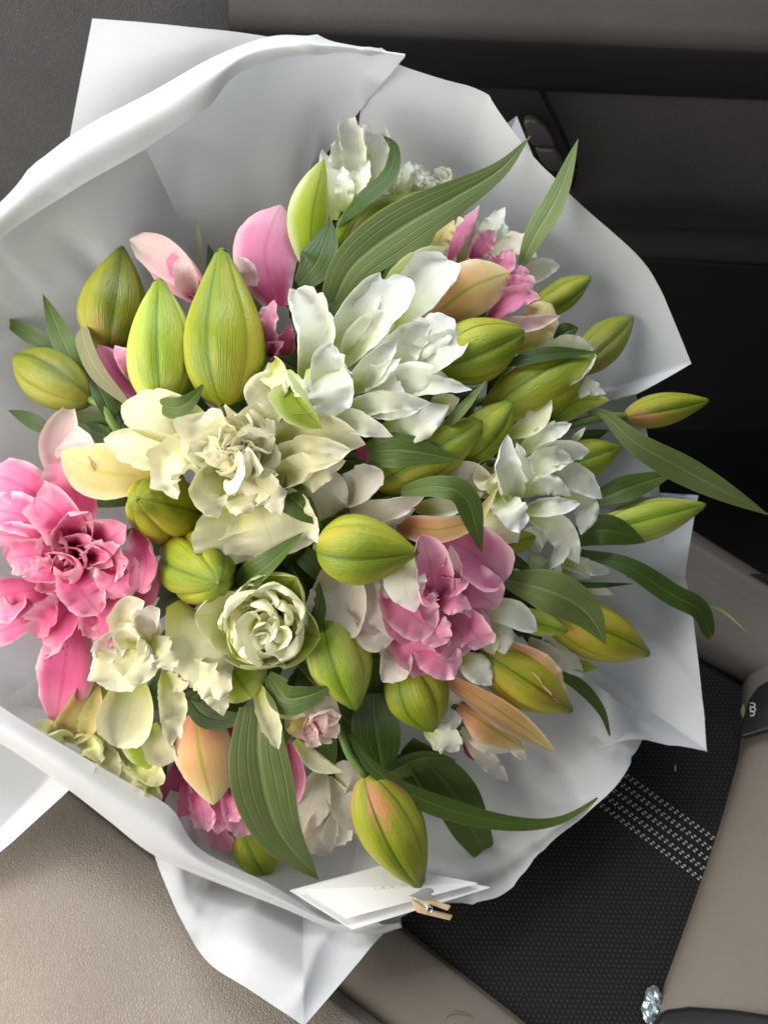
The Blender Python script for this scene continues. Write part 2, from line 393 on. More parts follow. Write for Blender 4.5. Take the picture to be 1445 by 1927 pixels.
door = thing('car_door', 'dark car door panel with padded armrest and pull handle behind the bouquet', 'car door', (0.1, .42, -.5)); door['kind'] = 'structure'
def door_rows(rows, cols, tilt=.043):
    return [[on_door(px, py + (px-1100)*tilt, Y) for px in cols] for py, Y in rows]
CX = [430, 700, 1000, 1250, 1500, 1800]
patch('armrest', door_rows([(-190,.395),(-60,.356),(30,.340),(62,.337),(80,.341),(88,.352)], CX), ARML, door, 6, 7)
patch('armrest_face', door_rows([(70,.350),(84,.344),(120,.352),(158,.364),(172,.374),(174,.398)], CX), DARKP, door, 6, 7)  # dark plastic colour stands in for the shade on this undercut face
patch('door_panel', door_rows([(150,.404),(185,.392),(320,.382),(372,.384),(415,.405),(470,.425),(700,.430),(1250,.435)], CX), DOORL, door, 6, 7)
patch('map_pocket', door_rows([(478,.430),(484,.412),(496,.409),(640,.406),(800,.412),(1150,.42)], [1190,1215,1300,1445,1700], .06), DARKP, door, 6, 5)
def dpoly(pts, Y): return [on_door(x, y, Y) for x, y in pts]
YN = Vector((0,-1,0))
prism('handle_bezel', dpoly([(850,150),(1012,153),(1034,200),(1058,250),(1086,318),(1078,350),(1020,345),(960,245),(930,222),(890,205)], .384), YN, .008, DARKP, door, .003)
prism('pull_handle', dpoly([(984,220),(992,213),(1008,214),(1024,226),(1036,246),(1043,266),(1000,264),(990,246)], .372), YN, .010, HANDLE, door, .004)
prism('pull_handle', dpoly([(1004,270),(1044,271),(1056,290),(1062,314),(1034,318),(1016,296)], .373), YN, .008, HANDLE, door, .004)
tube('bezel_edge', [W_ for W_ in dpoly([(1014,150),(1036,198),(1060,248),(1087,315)], .377)], .0012, .0012, BLACKP, door, 6, 20)

gp = patch('seat_side_panel', [[on_door(px, py, Y) for px, Y in ((-900,.354),(-300,.352),(0,.350),(250,.349),(480,.348),(520,.350),(527,.356),(529,.40))] for py in (-420,-200,80,260,430,600)], GREYL, None, 7, 5)
tag(gp, 'smooth grey leather side panel standing left of the door armrest', 'panel')

seat = thing('car_seat', 'car seat with beige leather bolsters and black mesh cushion under the bouquet', 'car seat', (0, 0, -.5)); seat['kind'] = 'structure'
pl = on_level
patch('cushion', [[pl(px, py, SEAT+.001*math.sin(px*.004+py*.003)) for px in (150,420,700,980,1250,1520)] for py in (1080,1300,1520,1740,1960,2150)], FABRIC, seat, 8, 8)
dv = Vector((95., 75.)).normalized(); pv = Vector((-75., 95.)).normalized()
def strip(p0, offs, ts):
    return [[pl(p0[0]+dv.x*t+pv.x*o, p0[1]+dv.y*t+pv.y*o, SEAT+h) for t in ts] for o, h in offs]
TS = (-900,-650,-400,-200,0,120,260,420)
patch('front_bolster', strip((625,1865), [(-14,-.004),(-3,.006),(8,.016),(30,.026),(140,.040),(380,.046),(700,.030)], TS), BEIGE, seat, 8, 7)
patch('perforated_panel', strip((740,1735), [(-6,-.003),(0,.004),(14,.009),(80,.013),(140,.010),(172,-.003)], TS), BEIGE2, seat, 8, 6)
tube('seam', [pl(832,1932,SEAT+.012), pl(842,1912,SEAT+.013), pl(862,1907,SEAT+.013), pl(884,1914,SEAT+.012), pl(905,1932,SEAT+.010)], .0007, .0007, THREAD, seat, 6, 24)
ba = [(1080,885),(1180,945),(1285,1008),(1365,1058),(1445,1108),(1620,1215)]
bb = [(1080,1105),(1180,1165),(1315,1240),(1360,1264),(1402,1288),(1620,1410)]
def lrp(a, b, t): return (a[0]+(b[0]-a[0])*t, a[1]+(b[1]-a[1])*t)
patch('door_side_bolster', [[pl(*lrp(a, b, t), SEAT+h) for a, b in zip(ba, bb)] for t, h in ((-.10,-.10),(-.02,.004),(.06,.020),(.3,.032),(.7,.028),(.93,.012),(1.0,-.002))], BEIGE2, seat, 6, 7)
st = [pl(*lrp(a, b, .22), SEAT+.0305) for a, b in zip(ba, bb)]
V, F = [], []
for q in range(60):
    p = herm(st, 5*q/60); d = (herm(st, 5*(q+.55)/60)-p); nx = Vector((-d.y, d.x, 0)).normalized()*.0006
    k = len(V); V += [p-nx, p+nx, p+d*.9+nx, p+d*.9-nx, p+d*.45+Vector((0,0,.0009))]; F += [(k,k+1,k+4),(k+1,k+2,k+4),(k+2,k+3,k+4),(k+3,k,k+4)]
o = mesh_obj('stitching', V, F, THREAD, seat); o['kind'] = 'stuff'
bl = [(1490,1020),(1446,1138),(1416,1220),(1398,1288),(1394,1400),(1372,1495),(1340,1600),(1290,1745),(1240,1885),(1200,2020)]
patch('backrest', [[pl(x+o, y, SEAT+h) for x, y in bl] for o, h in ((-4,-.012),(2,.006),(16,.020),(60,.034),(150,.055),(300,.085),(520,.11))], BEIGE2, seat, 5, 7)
# stitched dot bands on the cushion
V, F = [], []
e = pl(1318,1559,SEAT)-pl(1181,1460,SEAT); ed = e.normalized(); en = Vector((-ed.y, ed.x, 0))
for r in range(5):
    for s2 in range(2):
        x0 = 1181 - 27*r*.27 - r*.2; 
        A = pl(1181-6.8*r, 1460+17.5*r+s2*6.2, SEAT)
        for q in range(-4, 24):
            c = A + ed*(.0050*q + .0025*s2 + random.uniform(-.0002,.0002)) + Vector((0,0,.0010))
            k = len(V); a_, b_, h_ = .0013, .00085, .0008
            V += [c+ed*a_, c+en*b_, c-ed*a_, c-en*b_, c+Vector((0,0,h_)), c+(ed+en)*.0007, c+(en-ed)*.0007, c-(ed+en)*.0007, c+(ed-en)*.0007]
            rim = [k, k+5, k+1, k+6, k+2, k+7, k+3, k+8]
            F += [(rim[i], rim[(i+1) % 8], k+4) for i in range(8)]
o = mesh_obj('dot_stitching', V, F, STITCHM, seat); o['kind'] = 'stuff'

bk = thing('seat_belt_buckle', 'black plastic seat belt buckle with small white print on the beige backrest', 'buckle', pl(1440,1340,SEAT+.030))
up = Vector((-.45, 0, .9)).normalized()
prism('buckle_body', [pl(x, y, SEAT+.020+(x-1396)*.00030) for x, y in [(1520,1268),(1452,1284),(1428,1298),(1412,1320),(1398,1362),(1391,1386),(1397,1394),(1445,1380),(1520,1360)]], up, .010, BLACKP, bk, .004)
def glyph(pts, name='printed_mark'):
    tube(name, [pl(x, y, SEAT+.020+(x-1396)*.00030)+up*.0108 for x, y in pts], .00045, .00045, WHITEP, bk, 5, 26)
def ring(cx, cy, r, a0, a1): return [(cx+r*math.cos(a0+(a1-a0)*i/10), cy+r*.8*math.sin(a0+(a1-a0)*i/10)) for i in range(11)]
glyph(ring(1418,1334,5,-2.4,2.6)); glyph(ring(1419,1342,5,0,6.2)); glyph(ring(1417,1350,5,-2.2,2.2))
cv = thing('lower_rail_cover', 'black plastic rail cover below the beige backrest', 'cover', pl(1340,1930,SEAT+.03))
prism('cover_shell', [pl(x, y, SEAT+.016+max(0,x-1236)*.00026) for x, y in [(1216,2010),(1226,1925),(1240,1903),(1290,1896),(1370,1901),(1470,1916),(1560,1990),(1500,2080)]], Vector((0,0,1)), .012, BLACKP, cv, .004)

# crumpled foil scrap
fv = thing('foil_scrap', 'small crumpled silver foil scrap beside the black rail cover', 'foil', pl(1228,1892,SEAT+.01))
V, F = [], []; nz = Noise(3)
A, B = pl(1222,1928,SEAT+.008), pl(1232,1856,SEAT+.008); ax = B-A; sd = ax.normalized().orthogonal(); s3 = sd.cross(ax.normalized())
for j in range(15):
    for i in range(14):
        t = j/14; r = .0050*math.sin(PI*min(1,t*.92+.06))**.6*(1+.35*math.sin(i*2.6+j*1.1)*.6+.25*random.uniform(-1,1)); c = 2*PI*i/14
        V.append(A+ax*t+(sd*math.cos(c)+s3*math.sin(c))*r)
F = grid_faces(14, 15, True); F.append(tuple(range(14))[::-1]); F.append(tuple(14*14+k for k in range(14)))
mesh_obj('foil', V, F, FOIL, fv, None, False)

# ------------------------------------------------------------------ wrapping paper
CEN = (610, 880)
def sheet(label, outer, fr, pre=None, targets=None, corner=None, wr=.0016, wf=38, seed=1, cre=0.0, su=7, sv=7):
    rows = []
    if pre:
        for r in pre: rows.append([W(at(*p)) for p in r])
    rows.append([W(at(*p)) for p in outer])
    for f, z in fr:
        r = []
        for i, p in enumerate(outer):
            t = targets[i] if targets and targets[i] else CEN
            zz = z if not callable(z) else z(i)
            zz = p[2] + (zz - p[2])
            r.append(W(at(p[0]+(t[0]-p[0])*f, p[1]+(t[1]-p[1])*f, zz)))
        rows.append(r)
    o = patch('wrapping_paper', rows, PAPER, None, su, sv, wr, wf, seed, corner, None, 0, cre)
    tag(o, label, 'wrapping paper', 'sheets of white wrapping paper round the bouquet')
    return o
def zs(pts, z): return [(x, y, z) for x, y in pts]
o = patch('wrapping_paper', [[W(at(*p)) for p in r] for r in (
    [(172,32,-.036),(270,40,-.034),(360,50,-.034),(450,60,-.036),(545,75,-.04)],
    [(152,140,-.045),(250,122,-.042),(345,105,-.042),(440,88,-.044),(545,84,-.048)],
    [(126,285,-.062),(236,222,-.062),(340,170,-.062),(440,128,-.062),(545,100,-.062)])], PAPER, None, 8, 8, .0009, 30, 11)
tag(o, 'flat pale white paper sheet with square corner against the grey leather panel', 'wrapping paper', 'sheets of white wrapping paper round the bouquet')
crest = [(-90,470),(0,385),(130,262),(300,165),(415,104),(525,70),(640,80),(762,103)]
lip = [(-80,520),(0,446),(130,361),(270,281),(365,212),(450,135),(590,98),(761,105)]
midr = [(-88,490),(-4,410),(126,305),(282,216),(388,150),(482,95),(615,84),(762,104)]
body = [(-75,500),(20,412),(150,290),(310,195),(420,130),(527,92),(638,100),(752,115)]
sheet('white paper sheet with a wide rolled cuff, tall behind the pink blooms', zs(body, -.016), [(.22,-.085),(.48,-.150),(.85,-.21)],
      pre=[zs(lip, .000), zs(midr, .009), zs(crest, -.002)], targets=[None]*6+[(520,600),(400,555)], corner={7}, wr=.0024, wf=30, seed=4, cre=.003, su=10, sv=9)
sheet('translucent inner paper sheet with a straight slanting edge beside the olive bud', zs([(-110,600),(0,440),(130,350),(276,282)], -.014), [(.25,-.066),(.55,-.128),(.9,-.20)],
      targets=[None,None,None,(420,585)], wr=.0028, wf=34, seed=8, cre=.004, su=12, sv=10)
sheet('bright white paper sheet curving round the frilly deep pink bloom', zs([(-120,575),(-150,800),(-150,1050),(-130,1230),(-90,1390)], -.02), [(.25,-.085),(.5,-.14),(.85,-.21)], wr=.002, seed=15, su=9, sv=9)
sheet('large white paper sheet with a pointed corner between door handle and bud', [(690,92,-.035),(760,125,-.035),(890,168,-.035),(918,184,-.035),(990,282,-.04),(1080,372,-.045),(1200,480,-.05),(1246,556,-.055),(1301,684,-.06),(1198,739,-.075)],
      [(.2,-.105),(.45,-.16),(.85,-.215)], corner={3,8}, wr=.0024, wf=34, seed=5, cre=.002, su=7, sv=9)
sheet('small paper corner peeping out beside the door pull handle', zs([(930,250),(972,217),(1012,315)], -.085), [(.3,-.12),(.6,-.16)], corner={1}, wr=0, seed=2)
sheet('shaded grey-white paper sheet tucked behind the slim bud and long pale leaf', zs([(1130,560),(1170,640),(1196,738),(1228,860),(1240,935),(1248,1020)], -.095), [(.25,-.145),(.5,-.18),(.85,-.22)], wr=.002, seed=6)
sheet('white paper sheet with two square corners over the black mesh cushion', [(1230,925,-.10),(1313,933,-.10),(1287,1088,-.085),(1302,1178,-.085),(1319,1300,-.085),(1331,1417,-.085),(1200,1394,-.080),(1130,1410,-.08)],
      [(.14,-.108),(.3,-.135),(.55,-.175),(.85,-.215)], corner={1,2,5}, wr=.0030, wf=36, seed=21, cre=.004, su=8, sv=9)
sheet('white paper sheet folded low beside the wooden peg and mesh cushion', [(1215,1362,-.125),(1204,1394,-.095),(1165,1472,-.070),(1100,1532,-.062),(1010,1602,-.052),(964,1668,-.045),(932,1690,-.043),(880,1700,-.043),(800,1706,-.043),(735,1735,-.045)],
      [(.10,-.082),(.25,-.118),(.5,-.165),(.85,-.215)], corner={5}, wr=.0026, wf=38, seed=9, cre=.004, su=7, sv=9)
lip8 = [(-80,1275),(50,1362),(150,1422),(245,1476),(322,1522),(374,1598),(505,1660),(612,1720),(690,1733)]
crs8 = [(-110,1330),(20,1402),(122,1470),(208,1535),(288,1594),(392,1645),(515,1700),(660,1754),(748,1736)]
mid8 = [((a[0]+b[0])/2-4, (a[1]+b[1])/2+4) for a, b in zip(lip8, crs8)]
sheet('white paper sheet with a long rolled front edge over the leather bolster', zs([(x+6, y-6) for x, y in crs8], -.047), [(.2,-.110),(.5,-.17),(.85,-.215)],
      pre=[zs(lip8, -.030), zs(mid8, -.022), zs(crs8, -.030)], wr=.0012, wf=40, seed=12, su=8, sv=8)
sheet('white paper flap hanging to a point over the leather bolster', [(280,1570,-.040),(300,1640,-.034),(345,1740,-.018),(392,1812,.0),(470,1864,.014),(572,1932,.026),(650,1840,.0),(742,1734,-.046)],
      [(.12,lambda i: (-.055,-.045,-.032,-.020,-.006,.002,-.050,-.075)[i]),(.23,lambda i: (-.075,-.065,-.060,-.056,-.056,-.058,-.10,-.11)[i]),(.32,-.12),(.5,-.17),(.7,-.20)], corner={5}, wr=.0018, wf=34, seed=14, cre=.003, su=8, sv=8, targets=[None,None,(470,1300),(500,1200),(540,1100),(560,1050),None,None])
sheet('bright white paper corner lying on the leather bolster under the rolled edge', zs([(150,1466),(72,1538),(0,1606),(-110,1690),(-190,1500)], -.040), [(.2,-.062),(.5,-.12),(.8,-.18)], wr=.0012, seed=18, corner={3})

# card in its envelope, held by a small wooden peg
def P3(pts): return [W(at(*p)) for p in pts]
cn = W((0.05, -.35, .93))
env = thing('envelope', 'white envelope clipped inside the paper edge by a wooden peg', 'envelope', W(at(680,1720,-.03)))
prism('envelope_sheet', P3([(545,1676,-.032),(662,1749,-.012),(922,1670,-.028),(722,1628,-.048)]), cn, .0007, VELLUM, env)
crd = thing('gift_card', 'blank-looking white gift card with faint grey script in the envelope', 'card', W(at(680,1700,-.03)))
prism('card_sheet', P3([(566,1675,-.027),(651,1728,-.0115),(898,1662,-.025),(722,1628,-.044)]), cn, .0008, CARDM, crd)
for pts in ([(700,1666),(712,1676),(716,1664),(724,1674)], [(728,1672),(734,1664),(742,1671),(738,1676)], [(748,1668),(752,1660),(758,1666),(766,1660)]):
    tube('faint_script', [W(at(x, y, -.0265)) + cn*.0022 for x, y in pts], .00022, .00022, CARDG, crd, 5, 20)
peg = thing('wooden_peg', 'tiny wooden peg with silver heart gripping paper edge', 'peg', W(at(800,1705,-.02)))
pn = W((0,.25,.97)); 
pr1 = prism('prong', P3([(776,1684,-.006),(786,1693,-.004),(842,1713,-.004),(848,1704,-.004),(800,1690,-.004)]), pn, .0042, WOOD, peg, .0007)
prism('prong', P3([(772,1690,-.010),(784,1716,-.010),(846,1731,-.010),(851,1722,-.010),(806,1711,-.010),(794,1702,-.010)]), pn, .0042, WOOD, peg, .0007)
hp = []
for i in range(28):
    t = 2*PI*i/28; hx = 16*math.sin(t)**3; hy = 13*math.cos(t)-5*math.cos(2*t)-2*math.cos(3*t)-math.cos(4*t)
    hp.append((797+hy*1.62, 1684+hx*.72-hy*.12, .0015))
prism('heart', P3(hp), pn, .0022, SILVERC, pr1, .0005)
c0 = at(808,1709,.000)
tube('spring', [W(c0+Vector((.0021*math.cos(t*.9), .0021*math.sin(t*.9), .0012*t/6))) for t in range(0, 22)], .00055, .00055, STEEL, peg, 6, 70)

# ------------------------------------------------------------------ flowers
PB = {'p': (.30,.48,1.75,.90), 'r': (.30,.58,2.6,.55), 's': (.45,.45,1.6,.8), 'o': (.5,.55,3.2,.5)}
def ribbon(name, pts, hw, mat, parent, prof='p', roll=0, cup=.2, ruf=.2, freq=4, seed=0, nu=15, nv=32, twist=0, fold=0.0, curl=0.0, wob=.0012):
    """petal / leaf surface: pts = bouquet-frame spine, hw = half width"""
    rr = random.Random(seed); b, m, k, e = PB[prof] if isinstance(prof, str) else prof
    q = resample(pts, nv); nz = Noise(seed, 5)
    ph = [rr.uniform(0, 6.28) for _ in range(6)]; f1 = freq*rr.uniform(.8,1.25); f2 = f1*rr.uniform(1.7,2.4)
    V, uv = [], []
    length = sum((q[i+1]-q[i]).length for i in range(nv-1))
    lastW = None
    for j in range(nv):
        v = j/(nv-1)
        T = (q[min(j+1,nv-1)]-q[max(j-1,0)]); T = T.normalized() if T.length > 1e-9 else Vector((0,1,0))
        ref = Vector((0,0,1)); Wd = T.cross(ref)
        if lastW is not None: 
            tr = (lastW - T*lastW.dot(T))
            Wd = (Wd*min(1, Wd.length*1.0) + tr.normalized()*.35) if Wd.dot(tr) >= 0 else tr
        elif Wd.length < .15: Wd = T.orthogonal()
        Wd = (Wd - T*Wd.dot(T)).normalized(); lastW = Wd.copy()
        Nn = Wd.cross(T)
        a = math.radians(roll + twist*(v-.4))
        Wr = Wd*math.cos(a) + Nn*math.sin(a); Nr = Nn*math.cos(a) - Wd*math.sin(a)
        h = hw*(b + (1-b)*math.sin(PI/2*min(v/m, 1)))*max(.012, 1-max(0, (v-m)/(1-m))**k)**e
        rv = min(1, v*1.6)
        for i in range(nu):
            s = 2*i/(nu-1)-1; sg = 0 if s < 0 else 3; aS = abs(s)
            edge = 1 + ruf*.06*math.sin(f2*2.3*v*6.28+ph[sg+2])*aS**3
            wv = ruf*rv*(aS**2.2)*(math.sin(f1*v*6.28+ph[sg]) + .55*math.sin(f2*v*6.28+ph[sg+1]) + .07*math.sin(f2*2.1*v*6.28+ph[sg+2]))*hw*.75
            x = s*h*edge
            n = cup*h*aS**2.0 + fold*h*aS + wv*min(1, h/hw*1.3)
            # edges roll back on themselves
            if curl: 
                cc = max(0, aS-.55)/.45; n += curl*h*cc*cc*.9; x -= math.copysign(abs(curl)*h*.28*cc*cc, s)
            p = q[j] + Wr*x + Nr*n
            p = p + Nr*(nz(p, 75)*wob) + T*(ruf*.07*hw*aS*math.sin(f1*1.7*v*6.28+ph[sg+1]))
            V.append(W(p)); uv.append((i/(nu-1), v))
    return mesh_obj(name, V, grid_faces(nu, nv), mat, parent, uv)

SEED = [100]
def nxt(): SEED[0] += 1; return SEED[0]
def px3(k, p, dz):
    x, y = KS[k](p[0], p[1]); return at(x, y, dome(x, y) + dz*.001)
def fit(pts, zz):
    """spread the depth list zz (mm) over the points"""
    n = len(pts)
    if len(zz) == n: return zz
    out = []
    for i in range(n):
        t = i/(n-1)*(len(zz)-1); a = min(int(t), len(zz)-2); out.append(zz[a]+(zz[a+1]-zz[a])*(t-a))
    return out
def petal(root, k, w, pts, z=(-20,0,4), mat='white', roll=None, prof='p', **kw):
    sd = nxt(); rr = random.Random(sd)
    if roll is None: roll = rr.uniform(-22, 22)
    zz = fit(pts, z); P = [px3(k, p, d) for p, d in zip(pts, zz)]
    if k == 6: w *= .86
    hw = w*KF[k]*SC*.5/max(.5, math.cos(math.radians(roll)))*1.12
    kw.setdefault('cup', rr.uniform(.05,.35)); kw.setdefault('ruf', .16)
    kw.setdefault('curl', rr.choice((0,.3,-.3,.5)))
    return ribbon('petal', P, hw, PM[mat], root, prof, roll, seed=sd, **kw)
def leaf(root, k, w, pts, z, mat='mid', roll=0, **kw):
    sd = nxt(); zz = fit(pts, z); P = [px3(k, p, d) for p, d in zip(pts, zz)]
    kw.setdefault('cup', -.10); kw.setdefault('ruf', .03); kw.setdefault('fold', .22); kw.setdefault('prof', (.30,.38,1.5,.95)); kw.setdefault('freq', 1.5)
    prof = kw.pop('prof')
    return ribbon('leaf', P, w*KF[k]*SC*.5*1.04, LM[mat], root, prof, roll, seed=sd, nu=13, nv=40, wob=.0006, **kw)
def stem(root, p0, pm=None, r=.0032):
    pts = [W(p0)] + ([W(pm)] if pm is not None else []) 
    j = Vector((random.uniform(-.018,.018), random.uniform(-.018,.018), random.uniform(-.01,.01)))
    q = p0.lerp(BIND, .55) + Vector((0,0,-.012))
    tube('stem', pts + [W(q), W(BIND + j)], r, r*1.15, STEMG, root, 8, 16)
def flower(label, k, base, dz, name='lily_bloom', cat='flower', group=None, st=True):
    p = px3(k, base, dz); r = thing(name, label, cat, W(p), group or 'open double lilies in the bouquet')
    if st: stem(r, p)
    return r

def bud(label, k, base, tip, w, zb, zt, mat, roll=0, m=.40, bend=0.0, stempts=None, group='closed lily buds in the bouquet', tipw=.10, parent=None, lob=1.0):
    A, T = px3(k, base, zb), px3(k, tip, zt); R = w*KF[k]*SC*.5
    r = parent
    if r is None:
        r = thing('lily_bud', label, 'flower bud', W(A), group)
        if stempts: stem(r, A, None, .003) if stempts is True else tube('stem', [W(A)]+[W(px3(k, p[:2], p[2])) for p in stempts], .0032, .0036, STEMG, r)
        else: stem(r, A)
    ax = (T-A); L = ax.length; ax.normalize()
    e1 = ax.cross(Vector((0,0,1))); e1 = e1.normalized() if e1.length > .05 else Vector((1,0,0))
    e2 = e1.cross(ax)           # towards the viewer side
    sd = nxt(); nz = Noise(sd, 5); rr = random.Random(sd)
    nu, nv = 25, 30
    for s3 in range(3):
        V, uv = [], []
        sk = rr.uniform(-.03,.03); ex = rr.uniform(.97,1.03)
        for j in range(nv):
            v = j/(nv-1)
            if v < m: pr = .13 + .87*max(0, 1-((m-v)/m)**2.2)**.62
            else:
                t = (v-m)/(1-m); pr = (1-tipw)*max(0, 1-t**1.7) + tipw*(1-.75*max(0,t-.93)/.07)
            for i in range(nu):
                ph = (2*i/(nu-1)-1)*1.03; aS = abs(ph)
                th = math.radians(roll) + s3*2*PI/3 + ph*PI/3 + sk*v
                am = lob*min(1, v*4)*(1-.55*max(0,(v-.8)/.2))
                f = .925 + .085*am*math.sin(PI*min(aS,1))**.7 - .06*am*math.exp(-((1.0-aS)/.07)**2) - .045*am*math.exp(-(aS/.11)**2) + .04*am*math.exp(-(aS/.035)**2)
                if ph > .97: f += .02
                tipb = 1 + .25*math.exp(-((v-.975)/.018)**2)
                rad = R*pr*f*ex*tipb
                c = A + ax*(L*v) + e2*(bend*R*math.sin(PI*v)) 
                p = c + (e2*math.cos(th) + e1*math.sin(th))*rad
                p = p + (p-c).normalized()*nz(p, 110)*R*.018 if rad > 1e-6 else p
                V.append(W(p)); uv.append(((ph/1.03+1)/2, v))
        mesh_obj('tepal', V, grid_faces(nu, nv), BM[mat], r, uv)
    if stempts is not None or parent is None:
        # small knobbly tip
        V = []; 
        for j in range(5):
            for i in range(8):
                c = 2*PI*i/8; rd = R*.13*(1-.2*j)*(1+.25*math.sin(i*2.3)); V.append(W(T + ax*(R*.03*j - R*.06) + (e1*math.cos(c)+e2*math.sin(c))*rd*(.2 if j == 4 else 1)))
        mesh_obj('tip', V, grid_faces(8, 5, True)+[tuple(32+i for i in range(8))], BM[mat], r, [(.5,.9)]*40)
    return r

# ---- green-white bloom at the very top
f = flower('white crumpled bloom rising tallest, cupped by a green outer tepal and a curled dark leaf', 3, (380,800), -32)
petal(f,3,110,[(340,720),(325,520),(400,340)],(-30,-22,-20),'ivory',20,ruf=.05)
petal(f,3,130,[(470,560),(470,390),(410,210)],(-28,-14,-10),'white',-15,ruf=.3)
petal(f,3,120,[(600,420),(620,260),(600,90)],(-28,-20,-16),'white',10,ruf=.35,prof='r')
petal(f,3,150,[(640,430),(690,280),(700,140)],(-28,-16,-12),'white',25,ruf=.3,prof='r')
petal(f,3,80,[(510,400),(480,250),(490,150)],(-26,-12,-6),'white',-30,ruf=.4)
petal(f,3,140,[(560,480),(560,260),(520,75)],(-26,-8,0),'white',-10,ruf=.35,curl=.6,prof='r')
petal(f,3,110,[(580,520),(600,380),(640,260)],(-26,-6,2),'white',15,ruf=.4,curl=.5)
petal(f,3,90,[(520,520),(520,390),(510,290)],(-24,-4,4),'white',0,ruf=.4)
petal(f,3,185,[(370,840),(360,560),(415,262)],(-30,-8,0),'green',-28,ruf=.04,cup=-.45,curl=0)
leaf(f,3,120,[(480,590),(600,470),(735,340),(765,210),(708,138)],(-20,4,12,10,4),'dark',35,fold=.1)
leaf(f,3,190,[(290,880),(390,760),(457,555)],(-24,-6,0),'dark',15)
# ---- second top bloom
f = flower('white bloom half hidden behind the long silver-green leaf', 3, (560,760), -36)
for w, p, r in ((110,[(790,470),(820,370),(842,268)],10),(100,[(850,470),(890,350),(872,278)],-20),(90,[(770,460),(770,370),(802,288)],20),(90,[(900,470),(930,390),(925,335)],-10),
             (100,[(930,450),(990,380),(1055,392)],25),(80,[(840,450),(850,380),(900,310)],-30),(90,[(980,420),(1010,350),(960,310)],0)):
    petal(f,3,w,p,(-34,-20,-14),'white',r,ruf=.4,curl=.5)
petal(f,3,130,[(470,700),(590,545),(800,440)],(-30,-14,-14),'green',-20,ruf=.05,cup=-.4)
petal(f,3,100,[(520,700),(650,540),(810,455)],(-28,-10,-9),'ivory',10,ruf=.2)
petal(f,3,120,[(540,720),(700,540),(955,418)],(-26,-6,-6),'green',25,ruf=.05,cup=-.3)
leaf(f,3,235,[(450,1010),(560,790),(800,600),(1080,440),(1290,310),(1440,145)],(-20,2,14,22,26,28),'silver',-12,prof=(.5,.34,1.15,1.0))
leaf(f,3,120,[(700,900),(830,750),(990,590)],(-30,-16,-22),'mid',20)
leaf(f,3,70,[(390,1120),(440,1020),(490,948)],(-14,-4,0),'dark',10)
leaf(f,3,170,[(430,960),(470,820),(560,700)],(-40,-20,-20),'dark',-20)

# ---- three upright buds and the pink bloom behind them
f = flower('smooth pink bloom standing behind the three upright green buds', 1, (1230,860), -40)
petal(f,1,210,[(1120,600),(930,400),(700,288)],(-34,-18,-16),'pale',15,ruf=.06,cup=.25)
petal(f,1,200,[(1130,640),(960,470),(760,330)],(-36,-22,-21),'rose',10,ruf=.06)
petal(f,1,120,[(1030,600),(995,480),(972,398)],(-32,-12,-8),'pale',-20,ruf=.1)
petal(f,3,290,[(190,990),(130,720),(205,486)],(-34,-14,-16),'rose',-8,ruf=.04,cup=-.25,prof=(.35,.5,2.2,.75),curl=0)
petal(f,3,110,[(60,900),(30,820),(-20,740)],(-30,-10,-6),'pale',20,ruf=.1)
petal(f,3,110,[(150,1200),(140,1080),(180,960)],(-30,-10,-6),'rose',30,ruf=.2)
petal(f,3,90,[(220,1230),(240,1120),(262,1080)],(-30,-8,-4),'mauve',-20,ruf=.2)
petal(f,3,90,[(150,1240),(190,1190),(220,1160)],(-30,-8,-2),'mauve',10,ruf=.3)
petal(f,3,60,[(330,1000),(350,930),(370,890)],(-24,-6,0),'pale',0,ruf=.5)
petal(f,1,180,[(800,1160),(640,1010),(535,865)],(-34,-22,-20),'mauve',10,ruf=.08)
petal(f,1,90,[(760,1080),(690,960),(625,868)],(-34,-16,-14),'rose',-25,ruf=.15)
leaf(f,1,30,[(1090,420),(1082,280),(1062,165)],(-40,-30,-30),'dry',0)
b = bud('olive-green upright bud, the back one of the three beside the slanting paper edge', 1, (585,900), (665,335), 390, -34, -22, 'olive', 20, .38)
b = bud('pale lime upright bud, the smallest of the three standing together', 1, (880,1210), (868,505), 360, -16, 2, 'fresh', 8, .40)
leaf(b,1,110,[(850,1190),(960,1205),(1050,1150),(1112,1068)],(-4,6,8,6),'mid',-20,fold=.3)
b = bud('tall yellow-green upright bud with a pinkish base above the cream bloom', 1, (1225,1195), (1205,345), 450, -14, 8, 'lime', -14, .34)
tube('stalk', [W(px3(1,(1215,1190),-16)), W(px3(1,(1212,1290),-20)), W(px3(1,(1220,1420),-34))], .0046, .0044, STEMG, b)
b = bud('small plump olive bud leaning out beside three dark narrow leaves', 1, (490,1158), (80,930), 325, -18, -10, 'olive', 25, .5, stempts=[(560,1200,-20),(660,1350,-30),(900,1500,-60)])
leaf(b,1,110,[(340,900),(180,815),(-10,712)],(-18,-10,-10),'dark',20)
leaf(b,1,120,[(450,1080),(345,850),(232,585)],(-16,-6,-8),'mid',-15)
leaf(b,1,110,[(690,1180),(540,1020),(470,880),(440,770)],(-18,-8,-6,-8),'dry',20,prof=(.3,.6,6,.5))
leaf(b,1,100,[(620,1300),(560,1150),(460,960)],(-26,-18,-16),'dark',-20)
leaf(b,1,95,[(290,1340),(170,1275),(42,1218)],(-30,-24,-24),'dark',10)
leaf(b,1,150,[(640,1400),(680,1260),(700,1180)],(-44,-34,-30),'dark',10)

